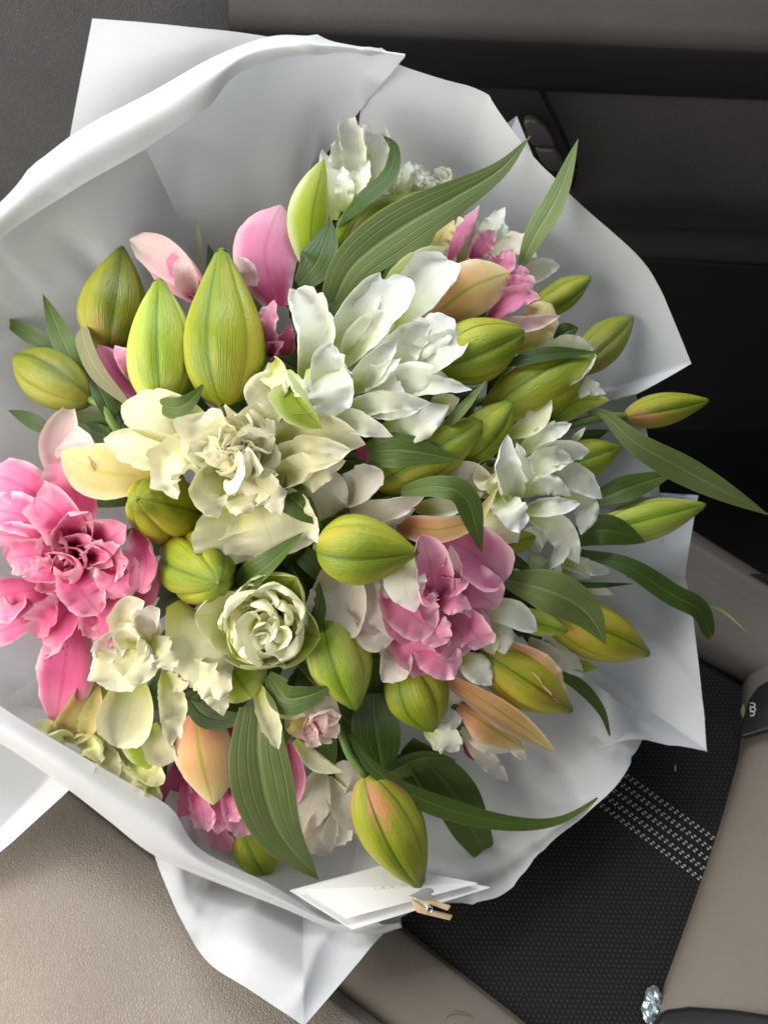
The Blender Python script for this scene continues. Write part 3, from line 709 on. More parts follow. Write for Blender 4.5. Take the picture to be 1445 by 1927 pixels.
# ---- the big white bloom
f = flower('large pure white double bloom fanning its petals beside the big lime bud', 3, (520,1330), -34)
petal(f,3,120,[(690,930),(840,780),(1015,695)],(-30,-12,-8),'ivory',25,ruf=.08,prof='r')
petal(f,3,250,[(740,1110),(900,930),(1035,765)],(-26,-8,-4),'white',12,ruf=.12,prof='r',cup=.2)
petal(f,3,180,[(320,1400),(360,1150),(280,905)],(-24,2,6),'white',-20,ruf=.2,prof='r',curl=.7)
petal(f,3,150,[(420,1240),(560,1010),(695,822)],(-26,4,6),'white',-25,ruf=.14)
petal(f,3,190,[(480,1300),(670,1050),(835,855)],(-26,6,6),'white',15,ruf=.18,prof='r')
petal(f,3,180,[(540,1280),(640,1120),(770,1030)],(-26,2,4),'white',-10,ruf=.2)
petal(f,3,190,[(700,1290),(890,1150),(1062,1052)],(-24,6,8),'white',20,ruf=.18,prof='r')
petal(f,3,170,[(680,1330),(800,1180),(940,1075)],(-24,6,10),'white',-22,ruf=.2)
petal(f,3,180,[(750,1360),(970,1240),(1140,1130)],(-22,8,8),'white',15,ruf=.15)
petal(f,3,120,[(560,1400),(660,1270),(785,1145)],(-22,10,14),'white',-20,ruf=.15,curl=.5)
petal(f,3,110,[(560,1410),(690,1340),(800,1250)],(-22,8,14),'white',25,ruf=.25)
petal(f,3,150,[(650,1420),(880,1340),(1070,1375)],(-20,10,10),'white',-10,ruf=.18)
petal(f,3,100,[(700,1440),(940,1390),(1152,1402)],(-20,10,12),'white',20,ruf=.15)
petal(f,3,210,[(490,1440),(430,1310),(455,1175)],(-16,12,16),'white',-15,ruf=.25,curl=.6)
petal(f,5,130,[(470,255),(620,262),(835,350)],(-16,8,8),'white',-15,ruf=.28)
petal(f,5,190,[(770,320),(950,280),(1142,180)],(-16,6,10),'white',15,ruf=.16,cup=.3)
petal(f,5,110,[(690,200),(850,210),(1000,190)],(-18,8,8),'white',0,ruf=.3)
petal(f,5,110,[(530,220),(790,150),(1045,168)],(-12,14,14),'white',-20,ruf=.25)
petal(f,5,110,[(1040,230),(1120,170),(1205,140)],(-18,0,0),'ivory',0,ruf=.2)
petal(f,5,150,[(700,60),(800,80),(900,120)],(-18,4,8),'white',30,ruf=.2)
petal(f,5,250,[(400,-40),(480,90),(505,242)],(2,22,14),'white',5,ruf=.18,prof='r',cup=-.25)
petal(f,5,190,[(250,20),(160,90),(50,180)],(-14,-6,-8),'cream',10,ruf=.08,prof='r')
petal(f,5,130,[(190,-60),(240,60),(230,170)],(-10,2,2),'cream',-30,ruf=.2)
petal(f,5,170,[(270,60),(330,170),(455,305)],(0,14,10),'green',-20,ruf=.12,cup=.5,curl=.8)
petal(f,5,80,[(270,-20),(340,80),(420,190)],(10,22,16),'white',35,ruf=.35)
# brownish buried petals
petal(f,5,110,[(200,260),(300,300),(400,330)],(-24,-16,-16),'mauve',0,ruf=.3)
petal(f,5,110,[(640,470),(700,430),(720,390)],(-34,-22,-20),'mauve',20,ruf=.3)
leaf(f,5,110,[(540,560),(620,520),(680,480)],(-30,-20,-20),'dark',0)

# ---- cream bloom left of centre
f = flower('cream bloom with a tightly frilled heart and two leftward pointed petals', 0, (465,880), -34)
petal(f,0,95,[(410,825),(310,795),(228,762)],(-22,-4,-2),'cream',-12,ruf=.08)
petal(f,0,70,[(400,860),(290,838),(194,827)],(-18,4,2),'cream',20,ruf=.15)
petal(f,0,78,[(515,838),(600,815),(688,836)],(-18,4,2),'cream',-12,ruf=.15)
petal(f,0,80,[(505,905),(590,862),(660,848)],(-16,10,8),'cream',15,ruf=.2,curl=.5)
petal(f,0,60,[(520,905),(590,882),(650,866)],(-14,10,10),'cream',-25,ruf=.2)
petal(f,0,170,[(480,930),(500,985),(520,1048)],(-10,6,-8),'cream',-5,ruf=.1,prof='r',cup=-.2)
petal(f,0,130,[(420,940),(440,1000),(450,1060)],(-20,-8,-14),'cream',15,ruf=.12,prof='r')
petal(f,0,80,[(440,850),(490,790),(534,768)],(-14,6,6),'cream',-20,ruf=.3)
petal(f,0,100,[(450,870),(400,815),(390,775)],(-14,8,10),'cream',12,ruf=.2,prof='r',curl=.5)
petal(f,0,70,[(400,870),(345,865),(322,895),(334,940)],(-8,10,10,4),'cream',-30,ruf=.25)
petal(f,0,70,[(420,890),(390,930),(410,975)],(-8,10,6),'cream',25,ruf=.35)
petal(f,0,60,[(400,880),(375,855),(360,830)],(-8,8,14),'cream',-30,ruf=.25)
petal(f,0,70,[(450,900),(500,925),(530,970)],(-8,12,10),'cream',-15,ruf=.4)
petal(f,0,60,[(440,905),(460,945),(480,965)],(-8,14,12),'cream',20,ruf=.4)
rr = random.Random(5)
for i in range(20):
    a = i*2.4; r0 = 8+i*2.6; cx, cy = 458, 850
    p0 = (cx+math.cos(a)*r0*.3, cy+math.sin(a)*r0*.3); p1 = (cx+math.cos(a)*r0*.8, cy+math.sin(a)*r0*.8); p2 = (cx+math.cos(a+.3)*r0*1.25, cy+math.sin(a+.3)*r0*1.25)
    petal(f,0,rr.uniform(34,58),[p0,p1,p2],(-14,14-i*.2,18-i*.5),'cream',rr.uniform(-50,50),'r',ruf=.45,cup=.5,curl=.5)

# ---- deep pink bloom on the left
f = flower('frilly deep pink double bloom with dark freckles against the bright paper', 2, (420,850), -40)
petal(f,2,210,[(350,480),(335,230),(392,18)],(-26,-14,-12),'pale',-10,ruf=.05)
petal(f,2,220,[(420,460),(430,290),(425,150)],(-24,-10,-8),'pale',10,ruf=.06)
petal(f,2,300,[(450,700),(410,490),(370,300)],(-26,-6,-4),'pink',8,ruf=.1,prof='r')
petal(f,2,260,[(340,620),(130,480),(-60,400)],(-26,-6,-4),'pink',-8,ruf=.12,prof='r')
petal(f,2,330,[(400,1150),(350,1480),(295,1800)],(-26,-14,-20),'pink',4,ruf=.08,cup=.15)
petal(f,2,190,[(260,1130),(110,1220),(-60,1290)],(-22,-6,-6),'pink',-10,ruf=.12,prof='r')
petal(f,2,240,[(300,1020),(130,1050),(-60,1090)],(-20,0,0),'pink',15,ruf=.15,prof='r')
petal(f,2,200,[(330,760),(130,640),(-60,600)],(-20,2,2),'pink',-20,ruf=.14,prof='r')
petal(f,2,160,[(360,820),(180,760),(-60,740)],(-20,4,6),'pink',15,ruf=.2,prof='r')
petal(f,2,120,[(690,950),(780,1080),(860,920)],(-28,-16,-12),'mauve',-10,ruf=.2)
petal(f,2,160,[(740,700),(800,880),(770,1060)],(-20,-4,-2),'pink',-15,ruf=.3,curl=.6,prof='r')
petal(f,2,220,[(470,840),(600,770),(690,690)],(-18,2,8),'pink',12,ruf=.2,prof='r',cup=.4)
petal(f,2,240,[(430,820),(330,640),(200,535)],(-14,10,14),'pink',-8,ruf=.2,prof='r',cup=.35)
petal(f,2,200,[(390,900),(220,850),(40,870)],(-12,8,12),'pink',14,ruf=.25,prof='r')
petal(f,2,130,[(400,930),(280,950),(150,930)],(-8,12,14),'pink',-20,ruf=.35,prof='r')
petal(f,2,190,[(500,880),(610,870),(690,880)],(-12,10,14),'pink',-25,ruf=.25,prof='r')
petal(f,2,230,[(600,870),(640,960),(560,1060)],(-10,8,10),'pink',10,ruf=.2,prof='r')
petal(f,2,260,[(440,1050),(330,1200),(230,1330)],(-12,6,6),'pink',-10,ruf=.25,prof='r')
petal(f,2,200,[(420,900),(430,1020),(540,1170)],(-8,14,12),'pink',15,ruf=.35,prof='r')
petal(f,2,150,[(650,990),(610,1180),(545,1380)],(-12,4,2),'pink',-20,ruf=.35,prof='r')
petal(f,2,170,[(520,1060),(520,1200),(480,1300)],(-14,2,2),'pink',20,ruf=.3)
petal(f,2,110,[(320,960),(310,1040),(320,1060)],(-6,12,14),'pink',-15,ruf=.4)
petal(f,2,150,[(300,1080),(280,1180),(210,1300)],(-8,6,8),'pink',-30,ruf=.3)
petal(f,2,130,[(120,1090),(70,1140),(-30,1180)],(-8,10,10),'rose',-20,ruf=.35)
petal(f,2,270,[(850,420),(560,400),(328,290)],(-14,-2,2),'straw',-12,ruf=.05,cup=.25)

rr = random.Random(9)
for i in range(8):
    a = i*2.4+.5; r0 = 60+i*20; cx, cy = 410, 860
    p0 = (cx+math.cos(a)*r0*.2, cy+math.sin(a)*r0*.2); p1 = (cx+math.cos(a)*r0*.8, cy+math.sin(a)*r0*.8); p2 = (cx+math.cos(a+.3)*r0*1.3, cy+math.sin(a+.3)*r0*1.3)
    petal(f,2,rr.uniform(140,210),[p0,p1,p2],(-26,4,13),'pink',rr.uniform(-45,45),'r',ruf=.32,cup=.4,curl=.5)
# ---- two buds seen tip-on
bud('yellow-green bud seen on its five-ribbed tip, touching the cream bloom', 2, (1000,630), (745,545), 385, -66, 20, 'gold', 30, .46, lob=1.5, tipw=.22)
bud('lime bud seen tip-on below the other tip-on bud and above the frilled ivory bloom', 2, (980,840), (1190,1000), 385, -66, 18, 'lime', 10, .46, lob=1.5, tipw=.22)

# ---- ivory rosette
f = flower('ivory-green rosette bloom opening like a cup below the tip-on lime bud', 0, (512,1185), -40)
cx, cy = 505, 1168
for a, rad, w, mt in ((-60,108,130,'green'),(20,110,120,'green'),(75,98,150,'green'),(130,104,140,'green'),(185,142,110,'ivory'),(-120,90,130,'ivory')):
    a = math.radians(a); c_, s_ = math.cos(a), math.sin(a)
    petal(f,0,w,[(cx+c_*20,cy+s_*16+10),(cx+c_*rad*.65,cy+s_*rad*.6),(cx+c_*rad*.98,cy+s_*rad*.86)],(-36,-10,6),mt,0,'r',ruf=.1,cup=.35,curl=.3)
for i in range(5):
    a = i*2*PI/5+.4; c_, s_ = math.cos(a), math.sin(a); rad = 76
    petal(f,0,112,[(cx+c_*15,cy+s_*13+8),(cx+c_*rad*.8,cy+s_*rad*.72),(cx+c_*rad*1.05,cy+s_*rad*.95),(cx+c_*rad*.88,cy+s_*rad*.8)],(-30,2,14,20),'ivory',0,'o',ruf=.16,cup=.3,curl=.5)
for i in range(7):
    a = i*2.4; r0 = 15+i*5.0; c_, s_ = math.cos(a), math.sin(a)
    petal(f,0,58,[(512+c_*r0*.4,1166+s_*r0*.4),(512+c_*r0*.9,1166+s_*r0*.8),(512+c_*r0*.6,1166+s_*r0*.55)],(-14,12,20),'ivory',random.Random(i).uniform(-30,30),'o',ruf=.25,cup=.5,curl=.6)
petal(f,7,290,[(1100,560),(1150,660),(1230,760)],(-30,-16,-12),'green',0,'r',ruf=.05,cup=-.2)
leaf(f,5,150,[(340,1445),(420,1310),(440,1140)],(-28,-14,-16),'mid',25)
leaf(f,5,150,[(-20,1190),(130,1070),(352,868)],(-20,4,2),'mid',30,fold=.5)

# ---- cream bloom below left
f = flower('cream bloom of broad wavy lobes below the deep pink bloom', 7, (700,480), -36)
petal(f,7,310,[(570,620),(560,830),(488,1032)],(-24,-10,-10),'cream',6,ruf=.05,cup=.15)
petal(f,7,330,[(790,250),(890,500),(1060,720)],(-26,-6,-2),'cream',-5,ruf=.12,prof='r',cup=-.15)
petal(f,7,130,[(940,600),(1030,740),(1070,855)],(-18,0,2),'cream',15,ruf=.25)
petal(f,7,180,[(860,580),(980,660),(1120,710)],(-16,4,6),'cream',-20,ruf=.35,prof='r')
petal(f,7,140,[(760,600),(790,800),(785,1015)],(-18,4,8),'cream',20,ruf=.55,curl=.5,freq=3)
petal(f,7,280,[(620,480),(490,590),(490,730)],(-14,6,6),'cream',-10,ruf=.2,prof='r')
petal(f,7,170,[(540,460),(600,580),(700,640)],(-8,14,14),'cream',20,ruf=.5,prof='r')
petal(f,7,150,[(660,440),(730,520),(790,620)],(-8,12,10),'cream',-20,ruf=.4,prof='r')
petal(f,7,150,[(660,470),(560,400),(560,290),(640,240)],(-8,12,16,12),'cream',10,ruf=.25,curl=.5,prof='r')
petal(f,7,130,[(690,440),(650,330),(722,272)],(-6,14,16),'blush',-20,ruf=.3,prof='r')
petal(f,7,160,[(640,470),(580,410),(590,360)],(-4,18,20),'cream',25,ruf=.35,prof='r')
petal(f,7,160,[(560,420),(470,460),(400,560)],(-6,6,6),'blush',15,ruf=.25)
petal(f,7,90,[(740,640),(830,690),(880,680)],(-14,0,2),'cream',-10,ruf=.3)
leaf(f,7,130,[(880,760),(960,850),(1080,880),(1225,850)],(-30,-22,-18,-18),'dark',10)
leaf(f,7,110,[(860,830),(900,760),(960,720)],(-34,-28,-26),'dark',-10)

# ---- yellow-cream bloom at lower left, behind the rolled paper edge
f = flower('yellow-cream bloom with crumpled petals tucked behind the rolled paper edge', 7, (520,900), -40)
petal(f,7,230,[(360,640),(310,840),(180,980)],(-34,-24,-22),'straw',10,ruf=.06)
petal(f,7,200,[(420,700),(400,880),(330,1040)],(-36,-26,-22),'ivory',-10,ruf=.1)
petal(f,7,250,[(630,860),(640,1020),(705,1170)],(-30,-16,-14),'green',12,ruf=.06,cup=-.2)
petal(f,7,180,[(700,900),(740,1020),(800,1110)],(-30,-18,-18),'cream',-15,ruf=.1,prof='r')
for w, p, r in ((100,[(220,960),(130,915),(58,918)],0),(120,[(260,980),(200,960),(130,1000)],20),(130,[(270,970),(380,1000),(395,1115)],-20),(150,[(420,1040),(450,1130),(400,1180)],15),
             (150,[(470,1060),(530,1170),(655,1262)],-10),(130,[(570,1050),(650,1150),(748,1225)],20),(140,[(360,1060),(330,1130),(300,1100)],30),(140,[(500,1090),(580,1220),(690,1330)],-25),
             (120,[(440,1100),(500,1220),(560,1290)],10),(120,[(640,1180),(690,1270),(700,1330)],0)):
    petal(f,7,w,p,(-30,-12,-8),'ivory' if w != 150 else 'cream',r,ruf=.35,curl=.5,prof='r')
petal(f,7,160,[(420,1000),(480,1120),(500,1240)],(-34,-24,-20),'cream',0,ruf=.2)

# ---- centre bud and leaves
b = bud('plump glossy lime bud lying sideways at the centre, pointing to the rose bloom', 5, (425,955), (968,982), 375, -2, 16, 'lime', 12, .40)
leaf(b,5,165,[(240,640),(320,720),(440,830)],(-8,4,0),'mid',10,prof=(.8,.3,1.6,.9))
leaf(b,5,36,[(240,700),(245,640),(255,555)],(-6,6,10),'dark',0)
# ---- blush-white bloom behind the centre bud
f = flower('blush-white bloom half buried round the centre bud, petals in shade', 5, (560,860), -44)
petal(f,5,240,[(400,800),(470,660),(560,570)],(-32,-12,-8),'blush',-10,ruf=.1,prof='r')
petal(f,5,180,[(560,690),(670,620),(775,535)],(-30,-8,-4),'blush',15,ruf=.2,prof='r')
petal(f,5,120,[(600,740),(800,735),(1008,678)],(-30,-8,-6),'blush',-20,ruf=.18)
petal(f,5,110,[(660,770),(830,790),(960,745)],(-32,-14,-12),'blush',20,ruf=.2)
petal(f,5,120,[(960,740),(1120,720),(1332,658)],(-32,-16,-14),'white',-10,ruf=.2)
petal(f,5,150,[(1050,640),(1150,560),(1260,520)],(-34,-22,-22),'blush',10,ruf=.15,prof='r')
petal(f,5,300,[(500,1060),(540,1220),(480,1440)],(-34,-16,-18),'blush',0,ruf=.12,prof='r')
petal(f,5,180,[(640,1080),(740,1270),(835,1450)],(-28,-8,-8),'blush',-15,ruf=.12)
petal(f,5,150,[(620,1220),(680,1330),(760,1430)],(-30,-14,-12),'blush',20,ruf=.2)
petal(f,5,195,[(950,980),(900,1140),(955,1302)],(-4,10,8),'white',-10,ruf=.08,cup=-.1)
petal(f,8,120,[(600,130),(600,210),(558,278)],(-22,-6,-4),'blush',10,ruf=.12)
petal(f,8,100,[(470,20),(520,110),(600,110)],(-26,-10,-10),'blush',10,ruf=.12)
leaf(f,5,175,[(700,440),(900,425),(1218,482)],(-10,4,4),'mid',-8,prof=(.6,.3,1.3,1))
leaf(f,5,135,[(880,650),(1080,625),(1230,690),(1322,985)],(-6,12,14,6),'mid',20,prof=(.4,.6,1.5,1))

# ---- rose bloom right of centre
f = flower('rose-pink double bloom right of the centre bud, tip of a cream tepal above', 5, (1000,1150), -40)
petal(f,5,130,[(860,830),(1080,855),(1280,790),(1412,618)],(-20,0,4,4),'peach',-10,ruf=.04,cup=.3,prof=(.5,.3,1.2,1))
petal(f,5,290,[(1040,880),(1240,970),(1445,1140)],(-26,-4,0),'rose',8,ruf=.08,prof='r')
petal(f,5,240,[(1130,1080),(1270,1180),(1405,1280)],(-24,-2,0),'rose',-10,ruf=.08,prof='r')
petal(f,8,140,[(590,60),(670,140),(760,225)],(-26,-8,-4),'rose',-10,ruf=.25,prof='r')
petal(f,8,210,[(770,30),(850,80),(900,155)],(-22,-2,2),'rose',8,ruf=.1,prof='r')
petal(f,8,130,[(700,80),(770,180),(860,205)],(-20,2,4),'rose',15,ruf=.3,prof='r')
petal(f,8,120,[(850,10),(910,80),(955,138)],(-20,4,4),'rose',-25,ruf=.15,prof='r')
petal(f,5,240,[(820,1120),(900,1280),(1060,1400)],(-18,2,6),'rose',10,ruf=.2,prof='r')
petal(f,5,200,[(860,1180),(900,1330),(980,1440)],(-22,-8,-4),'pink',-10,ruf=.15,prof='r')
petal(f,5,190,[(1060,1270),(1040,1060),(990,885)],(-14,10,14),'rose',-12,ruf=.12,prof='r',curl=.5)
petal(f,5,130,[(1130,1150),(1165,1040),(1150,940)],(-12,10,16),'pale',15,ruf=.25,curl=.6)
petal(f,5,110,[(1090,1150),(1180,1150),(1248,1130)],(-8,12,14),'rose',-20,ruf=.15)
petal(f,5,130,[(1070,1250),(1170,1250),(1262,1290)],(-8,10,14),'rose',20,ruf=.2)
petal(f,5,110,[(1040,1140),(1000,1230),(1050,1260)],(-4,14,14),'rose',30,ruf=.3)
petal(f,8,120,[(740,20),(760,80),(790,130)],(-14,6,8),'rose',-20,ruf=.3,prof='r')
petal(f,8,110,[(870,170),(920,220),(978,288)],(-30,-12,-8),'white',10,ruf=.1)
petal(f,6,110,[(130,1140),(170,1230),(190,1290)],(-30,-14,-12),'ivory',10,ruf=.1)

# ---- right-hand white bloom
f = flower('pure white spiky double bloom pointing to the dark door beside slim buds', 6, (240,600), -40)
petal(f,6,120,[(250,330),(370,250),(460,100)],(-36,-18,-14),'cream',-10,ruf=.15)
petal(f,6,110,[(300,380),(440,290),(550,232)],(-30,-10,-8),'white',15,ruf=.25)
petal(f,6,40,[(530,340),(580,290),(616,248)],(-30,-16,-14),'white',0,ruf=.1)
petal(f,6,130,[(320,420),(470,360),(628,362)],(-28,-6,-6),'white',-15,ruf=.2)
petal(f,6,150,[(330,480),(440,420),(540,390)],(-28,-8,-6),'white',20,ruf=.2)
petal(f,6,150,[(380,510),(550,480),(686,578)],(-28,-8,-8),'white',10,ruf=.12)
petal(f,6,140,[(510,540),(610,620),(590,745)],(-30,-14,-14),'white',-10,ruf=.15)
petal(f,6,110,[(320,560),(440,520),(545,565)],(-22,0,2),'white',-20,ruf=.3)
petal(f,6,100,[(320,630),(450,620),(588,600)],(-20,4,6),'white',15,ruf=.2)
petal(f,6,130,[(340,650),(480,710),(582,880)],(-22,-4,-4),'white',-15,ruf=.2)
petal(f,6,100,[(390,700),(490,790),(445,905)],(-26,-10,-8),'white',20,ruf=.15)
petal(f,6,130,[(330,800),(380,760),(440,740)],(-34,-18,-16),'white',0,ruf=.15)
petal(f,6,150,[(280,620),(240,440),(252,285)],(-16,10,14),'white',-20,ruf=.2,curl=.6)
petal(f,6,80,[(340,520),(330,420),(300,320)],(-14,8,12),'white',40,ruf=.4)
petal(f,6,140,[(200,560),(270,640),(335,705)],(-14,10,10),'white',12,ruf=.25,prof='r')
petal(f,6,140,[(170,620),(230,700),(300,775)],(-20,-2,-2),'cream',-12,ruf=.12)
petal(f,6,150,[(180,560),(80,470),(-20,460)],(-26,-12,-14),'blush',10,ruf=.1,prof='r')
petal(f,6,110,[(160,440),(130,500),(170,540)],(-30,-10,-6),'cream',0,ruf=.3)
petal(f,6,80,[(230,560),(180,520),(210,460)],(-20,0,4),'ivory',10,ruf=.3)
leaf(f,6,125,[(620,600),(790,535),(1022,458)],(-40,-24,-24),'mid',15)
leaf(f,6,150,[(540,780),(690,720),(885,780)],(-34,-12,-10),'mid',-12)
leaf(f,6,110,[(590,825),(800,890),(1010,1020),(1130,1090),(1190,1225)],(-34,-8,6,10,8),'dark',15,prof=(.3,.5,5,.6))
leaf(f,6,16,[(1090,1040),(1230,1090),(1352,1192)],(0,10,14),'light',0)
leaf(f,6,28,[(500,965),(650,975),(835,968)],(-34,-22,-20),'dark',0)
leaf(f,6,20,[(800,940),(850,910),(856,862)],(-22,-20,-18),'dark',0)
leaf(f,6,195,[(240,950),(440,1000),(610,1100),(705,1245)],(-22,4,6,0),'silver',-14)
# hidden white bloom further right and lower
f = flower('small white bloom in shade between the spiky white bloom and an olive bud', 6, (440,960), -56)
for w, p, r in ((110,[(420,860),(450,900),(430,960)],0),(90,[(500,880),(600,890),(725,915)],10),(110,[(510,900),(580,930),(640,950)],-20),(50,[(600,1000),(680,1000),(742,1020)],0),
             (120,[(370,840),(400,900),(480,950)],20)):
    petal(f,6,w,p,(-46,-32,-30),'white',r,ruf=.2)
f = flower('pale mauve-white bloom in shade under the olive bud at the paper edge', 6, (320,1200), -60)
for w, p, r, mt in ((110,[(350,1220),(450,1300),(545,1395)],0,'blush'),(100,[(420,1230),(500,1290),(600,1390)],-20,'white'),(70,[(500,1320),(590,1340),(668,1350)],0,'green'),(80,[(380,1280),(430,1340),(480,1345)],20,'blush')):
    petal(f,6,w,p,(-44,-32,-32),mt,r,ruf=.2)

# ---- upper right pink and white bloom
f = flower('pink and white bloom with a peach tepal beneath the tapering leaf tip', 4, (250,700), -44)
for w, p, r, mt, z in ((130,[(100,380),(150,260),(215,175)],10,'straw',-26),(110,[(240,420),(300,260),(345,190)],-10,'white',-26),(100,[(320,360),(420,220),(492,112)],15,'white',-28),
             (90,[(420,360),(480,270),(492,190)],-15,'white',-24),(150,[(420,370),(520,300),(600,330),(670,385)],10,'blush',-20),(130,[(560,530),(690,450),(795,432)],-8,'white',-28),
             (90,[(180,410),(250,250),(352,98)],25,'rose',-14),(110,[(310,400),(385,300),(440,240)],-20,'rose',-14),(150,[(400,500),(490,410),(480,345)],10,'rose',-12),
             (170,[(440,640),(560,530),(575,425)],-15,'rose',-14),(150,[(400,720),(560,620),(682,610)],20,'rose',-8),(140,[(420,640),(530,560),(650,570)],-20,'rose',-8),
             (90,[(400,740),(600,750),(790,705)],-10,'pale',-6),(110,[(240,330),(260,240),(240,160)],10,'cream',-28)):
    petal(f,4,w,p,(z-14,z,z+4),mt,r,ruf=.28)
petal(f,4,270,[(60,740),(290,560),(515,470)],(-36,-2,0),'peach',-6,ruf=.03,cup=-.35,prof=(.45,.52,2.6,.7),curl=0)
petal(f,4,190,[(540,900),(660,770),(745,640)],(-26,-10,-8),'straw',-8,ruf=.1,cup=-.2,prof='r')
leaf(f,0,48,[(980,500),(1005,445),(1050,365),(1088,260)],(-16,6,24,34),'silver',20)
leaf(f,4,110,[(760,830),(830,790),(890,770)],(-40,-30,-30),'dark',0)
# ---- big lime bud and neighbours on the right
b = bud('large lime bud with a pale frayed tip next to the big white bloom', 4, (120,990), (590,790), 345, -14, 4, 'lime', 15, .46, tipw=.16)
b = bud('half-open green bud with white edges below a narrow dark leaf', 4, (380,1260), (975,915), 340, -30, -12, 'lime', -20, .5, tipw=.16)
petal(b,4,150,[(700,1150),(870,1020),(985,915)],(-22,-10,-6),'white',30,ruf=.15)
petal(b,4,140,[(660,960),(830,880),(975,885)],(-22,-16,-10),'white',-20,ruf=.12)
petal(b,4,170,[(720,1300),(880,1170),(1055,1165)],(-28,-16,-12),'green',-5,ruf=.1,cup=-.2)
petal(b,4,110,[(800,1180),(920,1090),(1040,1130)],(-28,-12,-10),'white',15,ruf=.25)
petal(b,4,110,[(500,1360),(650,1280),(745,1120)],(-26,-10,-6),'cream',10,ruf=.15)
leaf(b,4,85,[(480,975),(700,915),(995,902)],(-10,4,2),'dark',20)
bud('slender lime bud in front of the half-open green bud, frayed white tip', 4, (230,1500), (530,1180), 260, -30, -8, 'lime', 30, .5, tipw=.2)
b = bud('lime bud crossed by a broad pointed leaf, frayed tip', 5, (740,620), (1318,272), 300, -26, -2, 'lime', 0, .5, tipw=.2)
leaf(b,5,60,[(1090,330),(1220,190),(1345,42)],(-4,10,10),'silver',25)
leaf(b,5,110,[(1060,600),(1200,520),(1420,410)],(-34,-22,-20),'dark',0)
bud('small lime bud split at the tip against pale paper near the pink-white bloom', 4, (620,700), (955,495), 200, -40, -22, 'lime', 40, .5)
bud('olive bud pointing up at the corner of the pale paper', 4, (860,1010), (1185,712), 250, -44, -30, 'olive', 10, .48)
b = bud('slim bud with a rosy flank on a bare stalk beside the long pale leaf', 6, (790,205), (1172,130), 165, -20, -14, 'rosy', 8, .42, stempts=[(700,205,-22),(560,235,-30),(420,280,-60)])
leaf(b,6,135,[(620,185),(700,195),(850,330),(1110,475),(1450,655)],(-26,-12,0,8,8),'silver',-18,prof=(.12,.5,1.6,1))
leaf(b,6,60,[(560,300),(640,290),(720,265)],(-40,-34,-32),'dark',0)
bud('short lime bud behind the spiky white petals, near the shaded paper', 6, (480,440), (765,345), 190, -44, -26, 'lime', 0, .46)
bud('bright lime bud over the square paper corner, partly covered by a leaf', 6, (640,745), (1158,606), 205, -30, -14, 'fresh', -8, .46)
bud('small green bud nestling below the spiky white bloom', 6, (230,790), (388,750), 110, -34, -18, 'lime', 0, .45)
bud('large olive-gold bud over the white paper under the broad leaf', 6, (430,1090), (900,1290), 290, -40, -22, 'gold', -10, .46)
bud('small green bud under the broad leaf beside the rose bloom', 6, (270,1110), (528,1187), 120, -30, -12, 'fresh', 0, .45)
b = bud('yellow-gold bud with a peach edge below the rose bloom', 8, (930,150), (1290,388), 235, -28, -10, 'gold', -6, .46)
petal(b,8,90,[(1060,130),(1180,230),(1270,370)],(-16,-4,-6),'peach',30,ruf=.1)
leaf(b,8,55,[(1190,225),(1320,290),(1405,385),(1446,503)],(-34,-30,-30,-34),'mid',20)
f = flower('peach half-open lily with a long green-tipped tepal', 8, (820,270), -44, 'lily_bloom')
petal(f,8,110,[(780,240),(1000,380),(1228,548)],(-20,-4,-8),'peach',-15,ruf=.05,cup=-.2)
petal(f,8,150,[(850,370),(960,440),(1108,540)],(-26,-10,-14),'peach',10,ruf=.04,cup=-.35)
petal(f,8,90,[(860,460),(950,510),(1050,552)],(-30,-18,-20),'blush',-15,ruf=.06)
petal(f,8,70,[(870,480),(950,570),(1045,662)],(-34,-26,-28),'blush',15,ruf=.2)
petal(f,8,60,[(880,500),(900,540),(960,560)],(-40,-32,-34),'mauve',0,ruf=.2)
petal(f,8,50,[(1040,520),(1090,550),(1110,580)],(-36,-28,-30),'blush',0,ruf=.2)
for w, p, r in ((90,[(740,300),(810,320),(876,342)],0),(90,[(740,380),(810,420),(870,410)],20),(110,[(720,460),(800,490),(848,545)],-10),(80,[(760,250),(800,290),(850,300)],-20)):
    petal(f,8,w,p,(-38,-24,-22),'white',r,ruf=.25)
petal(f,8,100,[(930,-5),(1050,8),(1152,78)],(-24,-8,-8),'white',10,ruf=.1)
petal(f,8,110,[(960,50),(1010,100),(1030,170)],(-28,-12,-12),'white',-10,ruf=.1)
bud('lime bud hanging down from the rosette, nearest the small pink frilled bud', 8, (330,15), (455,382), 245, -26, -10, 'fresh', 8, .5)
bud('lime bud with two green flanks hanging below the rose bloom', 8, (640,190), (750,465), 265, -28, -14, 'lime', 30, .46)
b = bud('long yellow-green bud with a rosy flank hanging over the gift card', 8, (490,640), (702,1070), 262, 0, 36, 'rosy', 10, .46, stempts=[(430,560,-8),(395,470,-20),(330,300,-60)])
leaf(b,8,85,[(430,480),(520,610),(700,730),(1000,820),(1240,815),(1436,698)],(-16,2,10,8,2,-6),'mid',35,fold=.1,prof=(.3,.4,1.2,1))
leaf(b,8,190,[(650,520),(820,690),(910,860),(990,975),(1088,948)],(-44,-36,-34,-32,-30),'mid',12,prof=(.4,.4,1.6,1))
leaf(b,8,190,[(520,320),(535,480),(560,640)],(-44,-34,-34),'dark',-8,prof=(.6,.4,2,1))
leaf(b,8,130,[(560,640),(700,570),(845,582)],(-50,-36,-38),'mid',-30,fold=.4)
leaf(b,8,120,[(620,560),(700,680),(760,760)],(-54,-46,-46),'dark',0)
